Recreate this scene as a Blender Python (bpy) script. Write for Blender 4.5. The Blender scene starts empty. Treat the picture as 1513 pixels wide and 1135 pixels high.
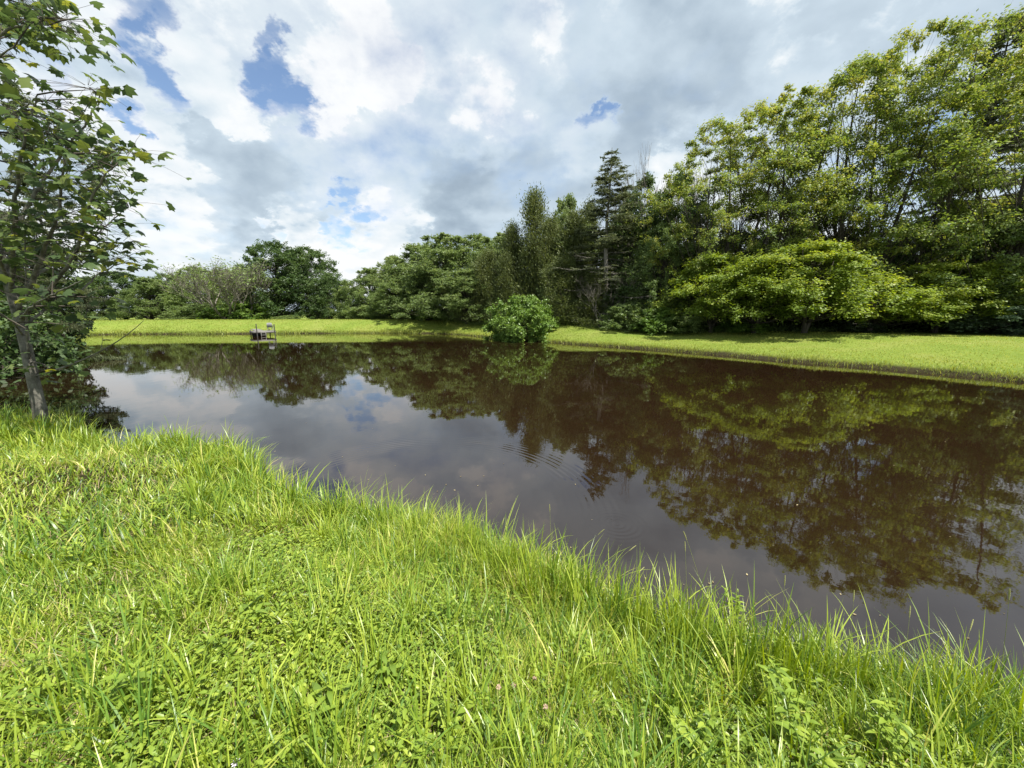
import bpy, math, random
import numpy as np
from mathutils import Vector

sc = bpy.context.scene
COL = sc.collection
rng = np.random.default_rng(7)

# ------------------------------------------------------------------ camera
F, W0, H0 = 570.0, 1513.0, 1135.0          # focal length in photo pixels
HORIZON = 460.0
EYE = 2.1                                   # eye above the water surface
P = math.atan((H0/2-HORIZON)/F)
cp, sp = math.cos(P), math.sin(P)
cam_d = bpy.data.cameras.new('camera')
cam = bpy.data.objects.new('camera', cam_d); COL.objects.link(cam)
cam_d.sensor_width = 36.0
cam_d.lens = 36.0*F/W0
cam_d.clip_start = 0.05
cam_d.clip_end = 3000
cam.location = (0, 0, EYE)
cam.rotation_euler = (math.pi/2-P, 0, 0)
sc.camera = cam

def ray(px, py):
    x = px-W0/2; z = H0/2-py
    return np.array([x, F*cp+z*sp, -F*sp+z*cp])
def on_z(px, py, z=0.0):
    d = ray(px, py); return np.array([0, 0, EYE])+d*((z-EYE)/d[2])
def at_y(px, py, Y):
    d = ray(px, py); return np.array([0, 0, EYE])+d*(Y/d[1])

# ------------------------------------------------------------------ sun and sky
SUN_EL = math.radians(61)
SUN_AZ = math.radians(128)                  # measured from +Y (ahead) towards +X
sun_dir = Vector((math.cos(SUN_EL)*math.sin(SUN_AZ), math.cos(SUN_EL)*math.cos(SUN_AZ), math.sin(SUN_EL)))
sd = bpy.data.lights.new('sun', 'SUN'); sd.energy = 5.0; sd.angle = math.radians(0.5); sd.color = (1.0, 0.955, 0.86)
so = bpy.data.objects.new('sun', sd); COL.objects.link(so)
so.rotation_euler = sun_dir.to_track_quat('Z', 'Y').to_euler()
so.location = (0, 0, 60)

world = bpy.data.worlds.new('World'); sc.world = world; world.use_nodes = True
def build_world():
    nt = world.node_tree; N = nt.nodes; L = nt.links; N.clear()
    def node(t, **k):
        n = N.new(t)
        for a, b in k.items(): setattr(n, a, b)
        return n
    def setin(n, i, v):
        if hasattr(v, 'is_linked') or hasattr(v, 'links'): L.new(v, n.inputs[i])
        else: n.inputs[i].default_value = v
    def M(op, a, b=0.0, c=None, clamp=False):
        n = node('ShaderNodeMath', operation=op, use_clamp=clamp)
        setin(n, 0, a); setin(n, 1, b)
        if c is not None: setin(n, 2, c)
        return n.outputs[0]
    def V(op, a, b=None, s=None):
        n = node('ShaderNodeVectorMath', operation=op)
        setin(n, 0, a)
        if b is not None: setin(n, 1, b)
        if s is not None: n.inputs['Scale'].default_value = s
        return n.outputs['Value'] if op == 'DOT_PRODUCT' else n.outputs[0]
    def MR(v, a, b, c=0.0, d=1.0, t='SMOOTHSTEP'):
        n = node('ShaderNodeMapRange', interpolation_type=t)
        setin(n, 0, v); n.inputs[1].default_value = a; n.inputs[2].default_value = b
        n.inputs[3].default_value = c; n.inputs[4].default_value = d
        return n.outputs[0]
    def noise(vec, scale, detail=6, rough=0.55, dist=0.0):
        n = node('ShaderNodeTexNoise'); L.new(vec, n.inputs['Vector'])
        n.inputs['Scale'].default_value = scale; n.inputs['Detail'].default_value = detail
        n.inputs['Roughness'].default_value = rough; n.inputs['Distortion'].default_value = dist
        return n
    def mixc(f, a, b):
        n = node('ShaderNodeMix', data_type='RGBA'); setin(n, 0, f); setin(n, 6, a); setin(n, 7, b)
        return n.outputs[2]
    tc = node('ShaderNodeTexCoord'); d = V('NORMALIZE', tc.outputs['Generated'])
    sep = node('ShaderNodeSeparateXYZ'); L.new(d, sep.inputs[0])
    zc = M('ADD', M('MAXIMUM', sep.outputs[2], -0.1), 0.42)
    comb = node('ShaderNodeCombineXYZ')
    L.new(M('DIVIDE', sep.outputs[0], zc), comb.inputs[0]); L.new(M('DIVIDE', sep.outputs[1], zc), comb.inputs[1])
    comb.inputs[2].default_value = 3.7
    p = comb.outputs[0]
    # wobble the direction so that the placed masses get ragged edges
    nd = noise(p, 2.2, 3, 0.5); nd2 = noise(p, 9.0, 8, 0.6)
    off = V('ADD', V('SCALE', V('SUBTRACT', nd.outputs['Color'], (0.5, 0.5, 0.5)), s=0.22), V('SCALE', V('SUBTRACT', nd2.outputs['Color'], (0.5, 0.5, 0.5)), s=0.20))
    dw = V('NORMALIZE', V('ADD', d, off))
    def blobs(lst):
        acc = None
        for (px, py, r, w) in lst:
            c = ray(px, py); c = c/np.linalg.norm(c)
            e = ray(px+r*0.7, py+r*0.7); e = e/np.linalg.norm(e)
            ang = math.acos(min(1, float(c@e)))
            t = V('DOT_PRODUCT', dw, tuple(float(q) for q in c))
            m = MR(t, math.cos(ang*1.75), math.cos(ang*0.1), 0.0, w)
            acc = m if acc is None else M('ADD', acc, m)
        return acc
    holes = blobs([(240,15,44,1),(234,72,44,1),(268,128,36,1),(205,175,28,1),(436,60,28,1),(440,110,30,1),(440,150,30,.9),(415,8,24,.9),
                   (872,140,17,.8),(880,125,10,.6),(522,318,24,.9),(552,328,18,.7),(500,308,14,.5),(60,92,42,.9),(415,322,18,.9),
                   (1390,235,50,.7),(1240,320,40,.7),(200,190,22,.7),(-120,60,80,.8),(1800,200,90,.8)])
    bright = blobs([(110,110,70,.7),(130,20,60,.5),(330,70,50,.5),(378,170,26,.7),(540,70,62,.8),(490,160,40,.8),(560,120,40,.6),(700,125,44,.7),(745,145,40,.6),
                    (620,112,30,.7),(800,40,44,.6),(690,205,28,.6),(735,200,28,.5),(865,205,34,.7),(830,10,30,.5),(1160,85,40,.4),(1020,225,46,.9),(1000,250,40,.5),
                    (460,340,46,.8),(410,345,40,.5),(590,295,44,.6),(520,390,60,.7),(290,335,50,.5),(1200,10,50,.15),(1330,40,50,.2),(300,280,40,.4),(180,250,50,.5),(640,300,30,.5),
                    (100,370,60,.5),(600,345,40,.6),(200,365,60,.35),(310,365,50,.3)])
    dark = blobs([(370,255,70,.7),(450,265,60,.6),(330,300,50,.5),(650,255,66,.7),(560,225,60,.5),(620,60,40,.3),(900,80,80,.5),(1000,120,80,.55),(1100,120,60,.4),(730,300,80,.75),
                  (850,285,70,.7),(960,190,60,.5),(720,230,50,.3),(400,215,50,.4),(1120,30,70,.45),(1250,40,50,.3),(760,70,60,.5),(650,330,50,.5),(300,190,60,.25),(1300,120,90,.4),(0,300,60,.3)])
    off1 = (-0.015, 0.055, 0.0)
    n1 = noise(p, 2.1, 10, 0.54, 0.15)
    n1b = noise(V('ADD', p, off1), 2.1, 4, 0.5, 0.15)
    n2 = noise(p, 5.5, 9, 0.6, 0.1)
    n3 = noise(p, 1.1, 3, 0.5)
    bil = M('ABSOLUTE', M('SUBTRACT', M('MULTIPLY', n2.outputs[0], 2.0), 1.0))     # rounded heads
    D = M('ADD', n1.outputs[0], M('MULTIPLY', bil, -0.22))
    D = M('ADD', D, 0.20)
    D = M('SUBTRACT', D, M('MULTIPLY', holes, 0.31))
    alpha = MR(M('ADD', D, M('MULTIPLY', M('SUBTRACT', nd2.outputs[0], 0.5), 0.25)), 0.22, 0.68)
    # broad grey layer above
    B = M('ADD', 0.45, M('MULTIPLY', M('SUBTRACT', n3.outputs[0], 0.5), 0.7))
    B = M('ADD', B, M('MULTIPLY', M('SUBTRACT', n1.outputs[0], n1b.outputs[0]), 1.6))
    B = M('SUBTRACT', B, M('MULTIPLY', dark, 0.16))
    B = M('ADD', B, M('MULTIPLY', bright, 0.22))
    B = M('ADD', B, MR(D, 0.74, 0.46, 0.0, 0.22))
    # lit cumulus heads in front of it
    T = M('ADD', M('ADD', n1.outputs[0], M('MULTIPLY', bil, -0.30)), M('MULTIPLY', M('SUBTRACT', bright, dark), 0.20))
    T = M('ADD', T, M('MULTIPLY', M('SUBTRACT', n3.outputs[0], 0.5), 0.3))
    hd = MR(M('ADD', T, M('MULTIPLY', M('SUBTRACT', n2.outputs[0], 0.5), 0.25)), 0.43, 0.53)
    B = M('ADD', B, M('MULTIPLY', hd, M('ADD', 0.22, M('MULTIPLY', M('SUBTRACT', n1.outputs[0], n1b.outputs[0]), 1.5))))
    B = M('ADD', B, M('MULTIPLY', M('SUBTRACT', n2.outputs[0], 0.5), 0.12))
    ramp = node('ShaderNodeValToRGB'); L.new(B, ramp.inputs[0])
    cr = ramp.color_ramp
    cols = [(0.0, (2.5, 3.2, 4.0)), (0.25, (3.5, 4.35, 5.2)), (0.50, (5.2, 6.15, 6.95)), (0.76, (6.9, 7.5, 7.9)), (1.0, (8.2, 8.35, 8.45))]
    K = 10.0
    cr.elements[0].position = 0; cr.elements[1].position = 1
    for q in cols[1:-1]: cr.elements.new(q[0])
    for el, q in zip(cr.elements, cols): el.color = tuple(c/K for c in q[1])+(1,)
    cloud = V('SCALE', ramp.outputs[0], s=K)
    sky = node('ShaderNodeTexSky', sky_type='NISHITA', sun_disc=False)
    sky.sun_elevation = SUN_EL; sky.sun_rotation = SUN_AZ; sky.air_density = 1.0; sky.dust_density = 0.6; sky.ozone_density = 1.5
    skyc = V('SCALE', sky.outputs[0], s=1.5)
    col = mixc(alpha, skyc, cloud)
    bg = node('ShaderNodeBackground'); L.new(col, bg.inputs[0]); bg.inputs[1].default_value = 0.064
    out = node('ShaderNodeOutputWorld'); L.new(bg.outputs[0], out.inputs[0])
build_world()
world.cycles.sampling_method = 'MANUAL'; world.cycles.sample_map_resolution = 512

sc.view_settings.view_transform = 'Standard'
sc.view_settings.look = 'None'
sc.view_settings.gamma = 1.0
sc.view_settings.exposure = 0.92
sc.render.engine = 'CYCLES'
sc.cycles.use_denoising = True
sc.cycles.max_bounces = 6
sc.cycles.diffuse_bounces = 3
sc.cycles.glossy_bounces = 3
sc.cycles.transmission_bounces = 3
sc.cycles.sample_clamp_indirect = 6.0

# ------------------------------------------------------------------ mesh helpers
def make_mesh(name, verts, faces_flat, sizes, mat=None, attrs=None, smooth=False):
    """verts (n,3); faces_flat int array of corners; sizes int array (or one int) of corners per face."""
    verts = np.asarray(verts, dtype=np.float32); faces_flat = np.asarray(faces_flat, dtype=np.int32).ravel()
    if np.isscalar(sizes): sizes = np.full(len(faces_flat)//sizes, sizes, dtype=np.int32)
    me = bpy.data.meshes.new(name)
    me.vertices.add(len(verts)); me.vertices.foreach_set('co', verts.ravel())
    me.loops.add(len(faces_flat)); me.loops.foreach_set('vertex_index', faces_flat)
    me.polygons.add(len(sizes))
    st = np.concatenate([[0], np.cumsum(sizes)[:-1]]).astype(np.int32)
    me.polygons.foreach_set('loop_start', st); me.polygons.foreach_set('loop_total', sizes.astype(np.int32))
    if smooth: me.polygons.foreach_set('use_smooth', np.ones(len(sizes), dtype=bool))
    for k, v in (attrs or {}).items():
        a = me.attributes.new(k, 'FLOAT', 'POINT'); a.data.foreach_set('value', np.asarray(v, dtype=np.float32))
    me.update(calc_edges=True)
    if mat: me.materials.append(mat)
    return me
def link(name, me, parent=None):
    o = bpy.data.objects.new(name, me); COL.objects.link(o)
    if parent: o.parent = parent
    return o
def tag(o, label=None, cat=None, group=None, kind=None):
    if label: o['label'] = label
    if cat: o['category'] = cat
    if group: o['group'] = group
    if kind: o['kind'] = kind
    return o
class Geo:
    """collects quads, tris and n-gons"""
    def __init__(s): s.v = []; s.f = []; s.z = []; s.t = []; s.n = 0
    def add(s, v, f, size, t=None):
        v = np.asarray(v, dtype=float).reshape(-1, 3); f = np.asarray(f, dtype=np.int64).ravel()
        s.v.append(v); s.f.append(f+s.n); s.z.append(np.full(len(f)//size, size)); s.n += len(v)
        s.t.append(np.zeros(len(v)) if t is None else np.broadcast_to(np.asarray(t, dtype=float).ravel(), (len(v),)) if np.size(t) in (1, len(v)) else np.zeros(len(v)))
    def build(s, name, mat, smooth=False):
        return make_mesh(name, np.concatenate(s.v), np.concatenate(s.f), np.concatenate(s.z), mat, {'tint': np.concatenate(s.t)}, smooth)
    def box(s, c, size, rz=0.0, R=None):
        hx, hy, hz = [q/2 for q in size]
        v = np.array([[x, y, z] for x in (-hx, hx) for y in (-hy, hy) for z in (-hz, hz)])
        if rz: 
            cc, ss = math.cos(rz), math.sin(rz); v = v @ np.array([[cc, ss, 0], [-ss, cc, 0], [0, 0, 1]])
        if R is not None: v = v @ np.asarray(R).T
        f = [[0,1,3,2],[4,6,7,5],[0,4,5,1],[2,3,7,6],[0,2,6,4],[1,5,7,3]]
        s.add(v+np.asarray(c), f, 4)
    def tube(s, pts, rad, k=5, t=0.0):
        pts = np.asarray(pts, dtype=float); n = len(pts)
        rad = np.broadcast_to(np.asarray(rad, dtype=float), (n,))
        tg = np.gradient(pts, axis=0); tg /= np.linalg.norm(tg, axis=1, keepdims=True)+1e-9
        ref = np.array([1., 0, 0]) if abs(tg[0, 0]) < 0.8 else np.array([0, 1., 0])
        a = np.cross(tg, ref); a /= np.linalg.norm(a, axis=1, keepdims=True)+1e-9
        b = np.cross(tg, a)
        th = np.arange(k)*2*math.pi/k
        v = pts[:, None, :]+rad[:, None, None]*(np.cos(th)[None, :, None]*a[:, None, :]+np.sin(th)[None, :, None]*b[:, None, :])
        i = np.arange(n-1)[:, None]*k; j = np.arange(k)[None, :]; j2 = (j+1) % k
        f = np.stack([i+j, i+j2, i+k+j2, i+k+j], -1)
        s.add(v.reshape(-1, 3), f, 4, t)
    def cap(s, pts, rad, k=5):     # closes a tube end with an n-gon
        pts = np.asarray(pts, float)
        s.add(pts, np.arange(len(pts)), len(pts))
def bez(a, b, c, d, n):
    t = np.linspace(0, 1, n)[:, None]
    return (1-t)**3*a+3*(1-t)**2*t*b+3*(1-t)*t*t*c+t**3*d
def unit(v): return v/(np.linalg.norm(v, axis=-1, keepdims=True)+1e-9)
def wob(x, y, seed=0, s=1.0, n=7):
    r = np.random.default_rng(1000+seed); out = 0
    for i in range(n):
        a = r.uniform(0, 2*math.pi); f = s*r.uniform(0.5, 2.2)
        out = out+np.sin(f*(x*math.cos(a)+y*math.sin(a))+r.uniform(0, 6.28))
    return out/n*1.6

# ------------------------------------------------------------------ materials
def mat_new(name):
    m = bpy.data.materials.new(name); m.use_nodes = True; nt = m.node_tree; nt.nodes.clear(); return m, nt
def foliage_mat(name, stops, trans=0.35, rough=0.5, hue=0.0, nscale=0.0, spec=0.35):
    """stops: list of (pos, rgb) read by the per-leaf 'tint' attribute"""
    m, nt = mat_new(name); N, L = nt.nodes, nt.links
    at = N.new('ShaderNodeAttribute'); at.attribute_name = 'tint'
    src = at.outputs['Fac']
    if nscale:
        tc = N.new('ShaderNodeTexCoord'); no = N.new('ShaderNodeTexNoise'); L.new(tc.outputs['Object'], no.inputs['Vector'])
        no.inputs['Scale'].default_value = nscale; no.inputs['Detail'].default_value = 3
        ma = N.new('ShaderNodeMath'); ma.operation = 'MULTIPLY_ADD'; L.new(no.outputs[0], ma.inputs[0]); ma.inputs[1].default_value = 0.8; ma.inputs[2].default_value = -0.4
        mb = N.new('ShaderNodeMath'); mb.operation = 'ADD'; L.new(ma.outputs[0], mb.inputs[0]); L.new(src, mb.inputs[1]); src = mb.outputs[0]
    if hue:
        oi = N.new('ShaderNodeObjectInfo')
        ma = N.new('ShaderNodeMath'); ma.operation = 'MULTIPLY_ADD'; L.new(oi.outputs['Random'], ma.inputs[0]); ma.inputs[1].default_value = hue; ma.inputs[2].default_value = -hue/2
        mb = N.new('ShaderNodeMath'); mb.operation = 'ADD'; L.new(ma.outputs[0], mb.inputs[0]); L.new(src, mb.inputs[1]); src = mb.outputs[0]
    r = N.new('ShaderNodeValToRGB'); L.new(src, r.inputs[0]); cr = r.color_ramp
    cr.elements[0].position = stops[0][0]; cr.elements[1].position = stops[-1][0]
    for q in stops[1:-1]: cr.elements.new(q[0])
    for el, q in zip(cr.elements, stops): el.color = (*q[1], 1)
    pb = N.new('ShaderNodeBsdfPrincipled'); L.new(r.outputs[0], pb.inputs['Base Color']); pb.inputs['Roughness'].default_value = rough
    pb.inputs['Specular IOR Level'].default_value = spec
    tr = N.new('ShaderNodeBsdfTranslucent')
    hs = N.new('ShaderNodeHueSaturation'); hs.inputs['Hue'].default_value = 0.485; hs.inputs['Saturation'].default_value = 1.15; hs.inputs['Value'].default_value = 1.5
    L.new(r.outputs[0], hs.inputs['Color']); L.new(hs.outputs[0], tr.inputs[0])
    mx = N.new('ShaderNodeMixShader'); mx.inputs[0].default_value = trans
    L.new(pb.outputs[0], mx.inputs[1]); L.new(tr.outputs[0], mx.inputs[2])
    o = N.new('ShaderNodeOutputMaterial'); L.new(mx.outputs[0], o.inputs[0])
    return m
def bark_mat(name, c1, c2, scale=6.0, stretch=6.0):
    m, nt = mat_new(name); N, L = nt.nodes, nt.links
    tc = N.new('ShaderNodeTexCoord'); mp = N.new('ShaderNodeMapping'); L.new(tc.outputs['Object'], mp.inputs[0])
    mp.inputs['Scale'].default_value = (1, 1, 1/stretch)
    no = N.new('ShaderNodeTexNoise'); L.new(mp.outputs[0], no.inputs[0]); no.inputs['Scale'].default_value = scale; no.inputs['Detail'].default_value = 8; no.inputs['Roughness'].default_value = .65
    r = N.new('ShaderNodeValToRGB'); L.new(no.outputs[0], r.inputs[0]); r.color_ramp.elements[0].position = .35; r.color_ramp.elements[1].position = .65
    r.color_ramp.elements[0].color = (*c1, 1); r.color_ramp.elements[1].color = (*c2, 1)
    pb = N.new('ShaderNodeBsdfPrincipled'); L.new(r.outputs[0], pb.inputs['Base Color']); pb.inputs['Roughness'].default_value = .85
    bp = N.new('ShaderNodeBump'); L.new(no.outputs[0], bp.inputs['Height']); bp.inputs['Strength'].default_value = .6; bp.inputs['Distance'].default_value = .03
    L.new(bp.outputs[0], pb.inputs['Normal'])
    o = N.new('ShaderNodeOutputMaterial'); L.new(pb.outputs[0], o.inputs[0]); return m
def plain_mat(name, c1, c2, scale=8.0, rough=.8, stretch=(1, 1, 1)):
    m, nt = mat_new(name); N, L = nt.nodes, nt.links
    tc = N.new('ShaderNodeTexCoord'); mp = N.new('ShaderNodeMapping'); L.new(tc.outputs['Object'], mp.inputs[0]); mp.inputs['Scale'].default_value = stretch
    no = N.new('ShaderNodeTexNoise'); L.new(mp.outputs[0], no.inputs[0]); no.inputs['Scale'].default_value = scale; no.inputs['Detail'].default_value = 6
    mx = N.new('ShaderNodeMix'); mx.data_type = 'RGBA'; L.new(no.outputs[0], mx.inputs[0]); mx.inputs[6].default_value = (*c1, 1); mx.inputs[7].default_value = (*c2, 1)
    pb = N.new('ShaderNodeBsdfPrincipled'); L.new(mx.outputs[2], pb.inputs['Base Color']); pb.inputs['Roughness'].default_value = rough
    o = N.new('ShaderNodeOutputMaterial'); L.new(pb.outputs[0], o.inputs[0]); return m

# ------------------------------------------------------------------ pond outline
shore_px = [  # far shore, left to right, then round the right end and back along the near bank
    (70,506),(100,497),(160,494.5),(260,494),(370,493.5),(450,493),(540,492.6),(620,492.8),(670,494.2),(700,497),(730,500.5),(770,503.5),(820,506.8),(880,511.3),
    (940,515.5),(1000,520),(1085,527),(1170,535.5),(1271,543),(1339,549),(1417,556),(1481,562),(1560,571),(1700,586)]
near_px = [(1700,1190),(1600,1130),(1513,1085),(1400,1055),(1300,1030),(1200,1002),(1120,984),(1050,966),(980,950),(920,928),(860,903),(800,872),(740,842),(680,815),
    (620,795),(560,781),(500,772),(440,757),(398,738),(382,712),(366,684),(330,674),(260,668),(205,672),(165,676),(130,656),(85,632),(20,614),(-70,598),(-150,578),(-160,556),(-110,534),(-10,516)]
shore = [on_z(x, y)[:2] for x, y in shore_px]
shore += [np.array([34., 2.]), np.array([30., -6.]), np.array([16., -6.]), np.array([7., -1.2])]
shore += [on_z(x, y)[:2] for x, y in near_px]
def smooth_poly(pts, sub=6):
    pts = np.array(pts); n = len(pts); out = []
    for i in range(n):
        a, b, c, d = pts[i-1], pts[i], pts[(i+1) % n], pts[(i+2) % n]
        for t in np.arange(sub)/sub:
            # centripetal-like catmull rom
            out.append(0.5*((2*b)+(-a+c)*t+(2*a-5*b+4*c-d)*t*t+(-a+3*b-3*c+d)*t**3))
    return np.array(out)
POND = smooth_poly(shore, 5)
def sdist(x, y):
    x = np.asarray(x, float); y = np.asarray(y, float); shp = x.shape; x = x.ravel(); y = y.ravel()
    best = np.full(x.shape, 1e18); ins = np.zeros(x.shape, bool)
    n = len(POND)
    for i in range(n):
        a = POND[i]; b = POND[(i+1) % n]; e = b-a; l2 = e@e+1e-12
        wx = x-a[0]; wy = y-a[1]
        t = np.clip((wx*e[0]+wy*e[1])/l2, 0, 1)
        best = np.minimum(best, (wx-t*e[0])**2+(wy-t*e[1])**2)
        c = ((a[1] <= y) & (b[1] > y)) | ((b[1] <= y) & (a[1] > y))
        if abs(b[1]-a[1]) > 1e-12:
            xi = a[0]+(y-a[1])*e[0]/e[1]
            ins ^= (c & (x < xi))
    d = np.sqrt(best); d[ins] *= -1
    return d.reshape(shp)
def sm(t): t = np.clip(t, 0, 1); return t*t*(3-2*t)
def ground_z(x, y, d=None):
    x = np.asarray(x, float); y = np.asarray(y, float)
    if d is None: d = sdist(x, y)
    dj = d+0.05*wob(x, y, 3, 4.0)*np.clip(np.hypot(x, y)/6, .3, 1)
    lip = 0.10*sm(dj/0.10)
    near = lip+0.46*sm((dj-.05)/2.2)
    dam = lip+1.08*sm((dj-.1)/4.6)-0.5*sm((dj-7)/10)
    right = lip+0.22*sm(dj/1.6)+0.55*sm((dj-1)/8)+0.6*sm((dj-9)/40)
    wn = 1-sm((np.hypot(x*0.8, y)-8)/6)
    wr = sm((x-2+ (y-33)*0.0)/8)*(1-wn)
    wd = 1-wn-wr
    up = near*wn+dam*wd+right*wr
    up = up+0.03*wob(x, y, 5, 0.9)*np.clip(dj/1.0, 0, 1)+0.012*wob(x, y, 6, 5.0)*np.clip(dj, 0, 1)
    down = -np.minimum(1.3, 0.04+np.abs(dj)*0.8)
    return np.where(dj > 0, up, down)

# ------------------------------------------------------------------ ground, water
def axis(lo, hi, c, a, n):
    t = np.linspace(math.asinh((lo-c)/a), math.asinh((hi-c)/a), n); return c+a*np.sinh(t)
gx = axis(-420, 420, 0, 5.0, 560); gy = axis(-60, 520, 3.0, 5.0, 460)
GX, GY = np.meshgrid(gx, gy)
GZ = ground_z(GX, GY)
nx, ny = len(gx), len(gy)
idx = (np.arange(ny-1)[:, None]*nx+np.arange(nx-1)[None, :])
gf = np.stack([idx, idx+1, idx+nx+1, idx+nx], -1)
def ground_mat():
    m, nt = mat_new('turf_soil'); N, L = nt.nodes, nt.links
    tc = N.new('ShaderNodeTexCoord'); geo = N.new('ShaderNodeNewGeometry')
    def noise(s, d, r=.6):
        n = N.new('ShaderNodeTexNoise'); L.new(tc.outputs['Object'], n.inputs[0]); n.inputs['Scale'].default_value = s; n.inputs['Detail'].default_value = d; n.inputs['Roughness'].default_value = r; return n
    def ramp(v, st):
        r = N.new('ShaderNodeValToRGB'); L.new(v, r.inputs[0]); cr = r.color_ramp
        cr.elements[0].position = st[0][0]; cr.elements[1].position = st[-1][0]
        for q in st[1:-1]: cr.elements.new(q[0])
        for el, q in zip(cr.elements, st): el.color = (*q[1], 1)
        return r
    def mix(f, a, b):
        n = N.new('ShaderNodeMix'); n.data_type = 'RGBA'; L.new(f, n.inputs[0]); L.new(a, n.inputs[6]); L.new(b, n.inputs[7]); return n.outputs[2]
    a = ramp(noise(.45, 5).outputs[0], [(.3, (.10, .16, .022)), (.5, (.16, .21, .035)), (.72, (.24, .24, .075))])
    b = ramp(noise(9, 6, .7).outputs[0], [(.3, (.05, .09, .012)), (.55, (.17, .22, .04)), (.75, (.27, .28, .09))])
    lawn = mix(noise(30, 3).outputs[0], a.outputs[0], b.outputs[0])
    soil = ramp(noise(25, 6, .7).outputs[0], [(.3, (.014, .011, .006)), (.6, (.042, .036, .016)), (.8, (.09, .075, .038))])
    at = N.new('ShaderNodeAttribute'); at.attribute_name = 'lawn'
    c = mix(at.outputs['Fac'], soil.outputs[0], lawn)
    pb = N.new('ShaderNodeBsdfPrincipled'); L.new(c, pb.inputs['Base Color']); pb.inputs['Roughness'].default_value = .95; pb.inputs['Specular IOR Level'].default_value = .1
    bp = N.new('ShaderNodeBump'); L.new(noise(14, 6, .7).outputs[0], bp.inputs['Height']); bp.inputs['Strength'].default_value = .8; bp.inputs['Distance'].default_value = .05; L.new(bp.outputs[0], pb.inputs['Normal'])
    o = N.new('ShaderNodeOutputMaterial'); L.new(pb.outputs[0], o.inputs[0]); return m
DG = sdist(GX, GY)
lawn_f = sm((DG-0.25)/0.5)*sm((np.hypot(GX, GY)-9)/4)
g = link('ground', make_mesh('ground', np.stack([GX, GY, GZ], -1).reshape(-1, 3), gf, 4, ground_mat(), {'lawn': lawn_f.ravel()}, True))
tag(g, 'grass covered earth bank round the pond', None, None, 'structure')

def water_mat():
    m, nt = mat_new('pond_water'); N, L = nt.nodes, nt.links
    geo = N.new('ShaderNodeNewGeometry')
    def Mm(op, a, b=None, c=None):
        n = N.new('ShaderNodeMath'); n.operation = op
        for i, v in enumerate((a, b, c)):
            if v is None: continue
            if isinstance(v, (int, float)): n.inputs[i].default_value = v
            else: L.new(v, n.inputs[i])
        return n.outputs[0]
    def ring(cx, cy, r0, wid, lam, amp):
        vm = N.new('ShaderNodeVectorMath'); vm.operation = 'DISTANCE'; L.new(geo.outputs['Position'], vm.inputs[0]); vm.inputs[1].default_value = (cx, cy, 0)
        r = vm.outputs['Value']
        w = Mm('SINE', Mm('MULTIPLY', r, 2*math.pi/lam))
        q = Mm('DIVIDE', Mm('SUBTRACT', r, r0), wid); env = Mm('POWER', 2.718, Mm('MULTIPLY', Mm('MULTIPLY', q, q), -1.0))
        return Mm('MULTIPLY', Mm('MULTIPLY', w, env), amp)
    def noise(s, d, sc3=(1, 1, 1)):
        mp = N.new('ShaderNodeMapping'); L.new(geo.outputs['Position'], mp.inputs[0]); mp.inputs['Scale'].default_value = sc3
        n = N.new('ShaderNodeTexNoise'); L.new(mp.outputs[0], n.inputs[0]); n.inputs['Scale'].default_value = s; n.inputs['Detail'].default_value = d; return n.outputs[0]
    gate = N.new('ShaderNodeMapRange'); L.new(noise(1.1, 2), gate.inputs[0]); gate.inputs[1].default_value = .40; gate.inputs[2].default_value = .62
    h = Mm('MULTIPLY', ring(-1.15, 4.0, 2.0, .26, .085, .0006), gate.outputs[0])
    h = Mm('ADD', h, ring(1.05, 3.55, .10, .16, .06, .0003))
    h = Mm('ADD', h, Mm('MULTIPLY', noise(2.2, 3, (1, .7, 1)), .0013))
    h = Mm('ADD', h, Mm('MULTIPLY', noise(11, 3), .00018))
    bp = N.new('ShaderNodeBump'); L.new(h, bp.inputs['Height']); bp.inputs['Strength'].default_value = 1.0; bp.inputs['Distance'].default_value = 1.0
    pb = N.new('ShaderNodeBsdfPrincipled')
    r = N.new('ShaderNodeValToRGB'); L.new(noise(.5, 3), r.inputs[0]); r.color_ramp.elements[0].position = .3; r.color_ramp.elements[1].position = .7
    r.color_ramp.elements[0].color = (.0130, .0070, .0033, 1); r.color_ramp.elements[1].color = (.0165, .0090, .0042, 1)
    L.new(r.outputs[0], pb.inputs['Base Color'])
    pb.inputs['Roughness'].default_value = .015; pb.inputs['IOR'].default_value = 1.78
    L.new(bp.outputs[0], pb.inputs['Normal'])
    o = N.new('ShaderNodeOutputMaterial'); L.new(pb.outputs[0], o.inputs[0]); return m
wv = [(-60, -9, 0), (48, -9, 0), (48, 46, 0), (-60, 46, 0)]
w = link('pond_water', make_mesh('pond_water', wv, [0, 1, 2, 3], 4, water_mat()))
tag(w, 'still brown pond water mirroring sky and trees', None, None, 'structure')

# ------------------------------------------------------------------ leaves
def leaf_quads(c, n, u, s, wr=.5, fold=0.0):
    """diamond leaves; c centre, n normal, u axis, s length"""
    u = unit(u-n*np.sum(u*n, -1, keepdims=True)); v = np.cross(n, u); s = s[:, None]
    q = np.stack([c-u*s*.5, c+v*s*wr*.5+u*s*.05, c+u*s*.5, c-v*s*wr*.5+u*s*.05], 1)
    return q.reshape(-1, 3)
def add_leaves(G, c, n, u, s, wr, tint):
    v = leaf_quads(c, n, u, s, wr); k = len(c)
    G.add(v, np.arange(4*k), 4, np.repeat(tint, 4))
def rnd_dirs(r, k): return unit(r.normal(size=(k, 3)))

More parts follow.
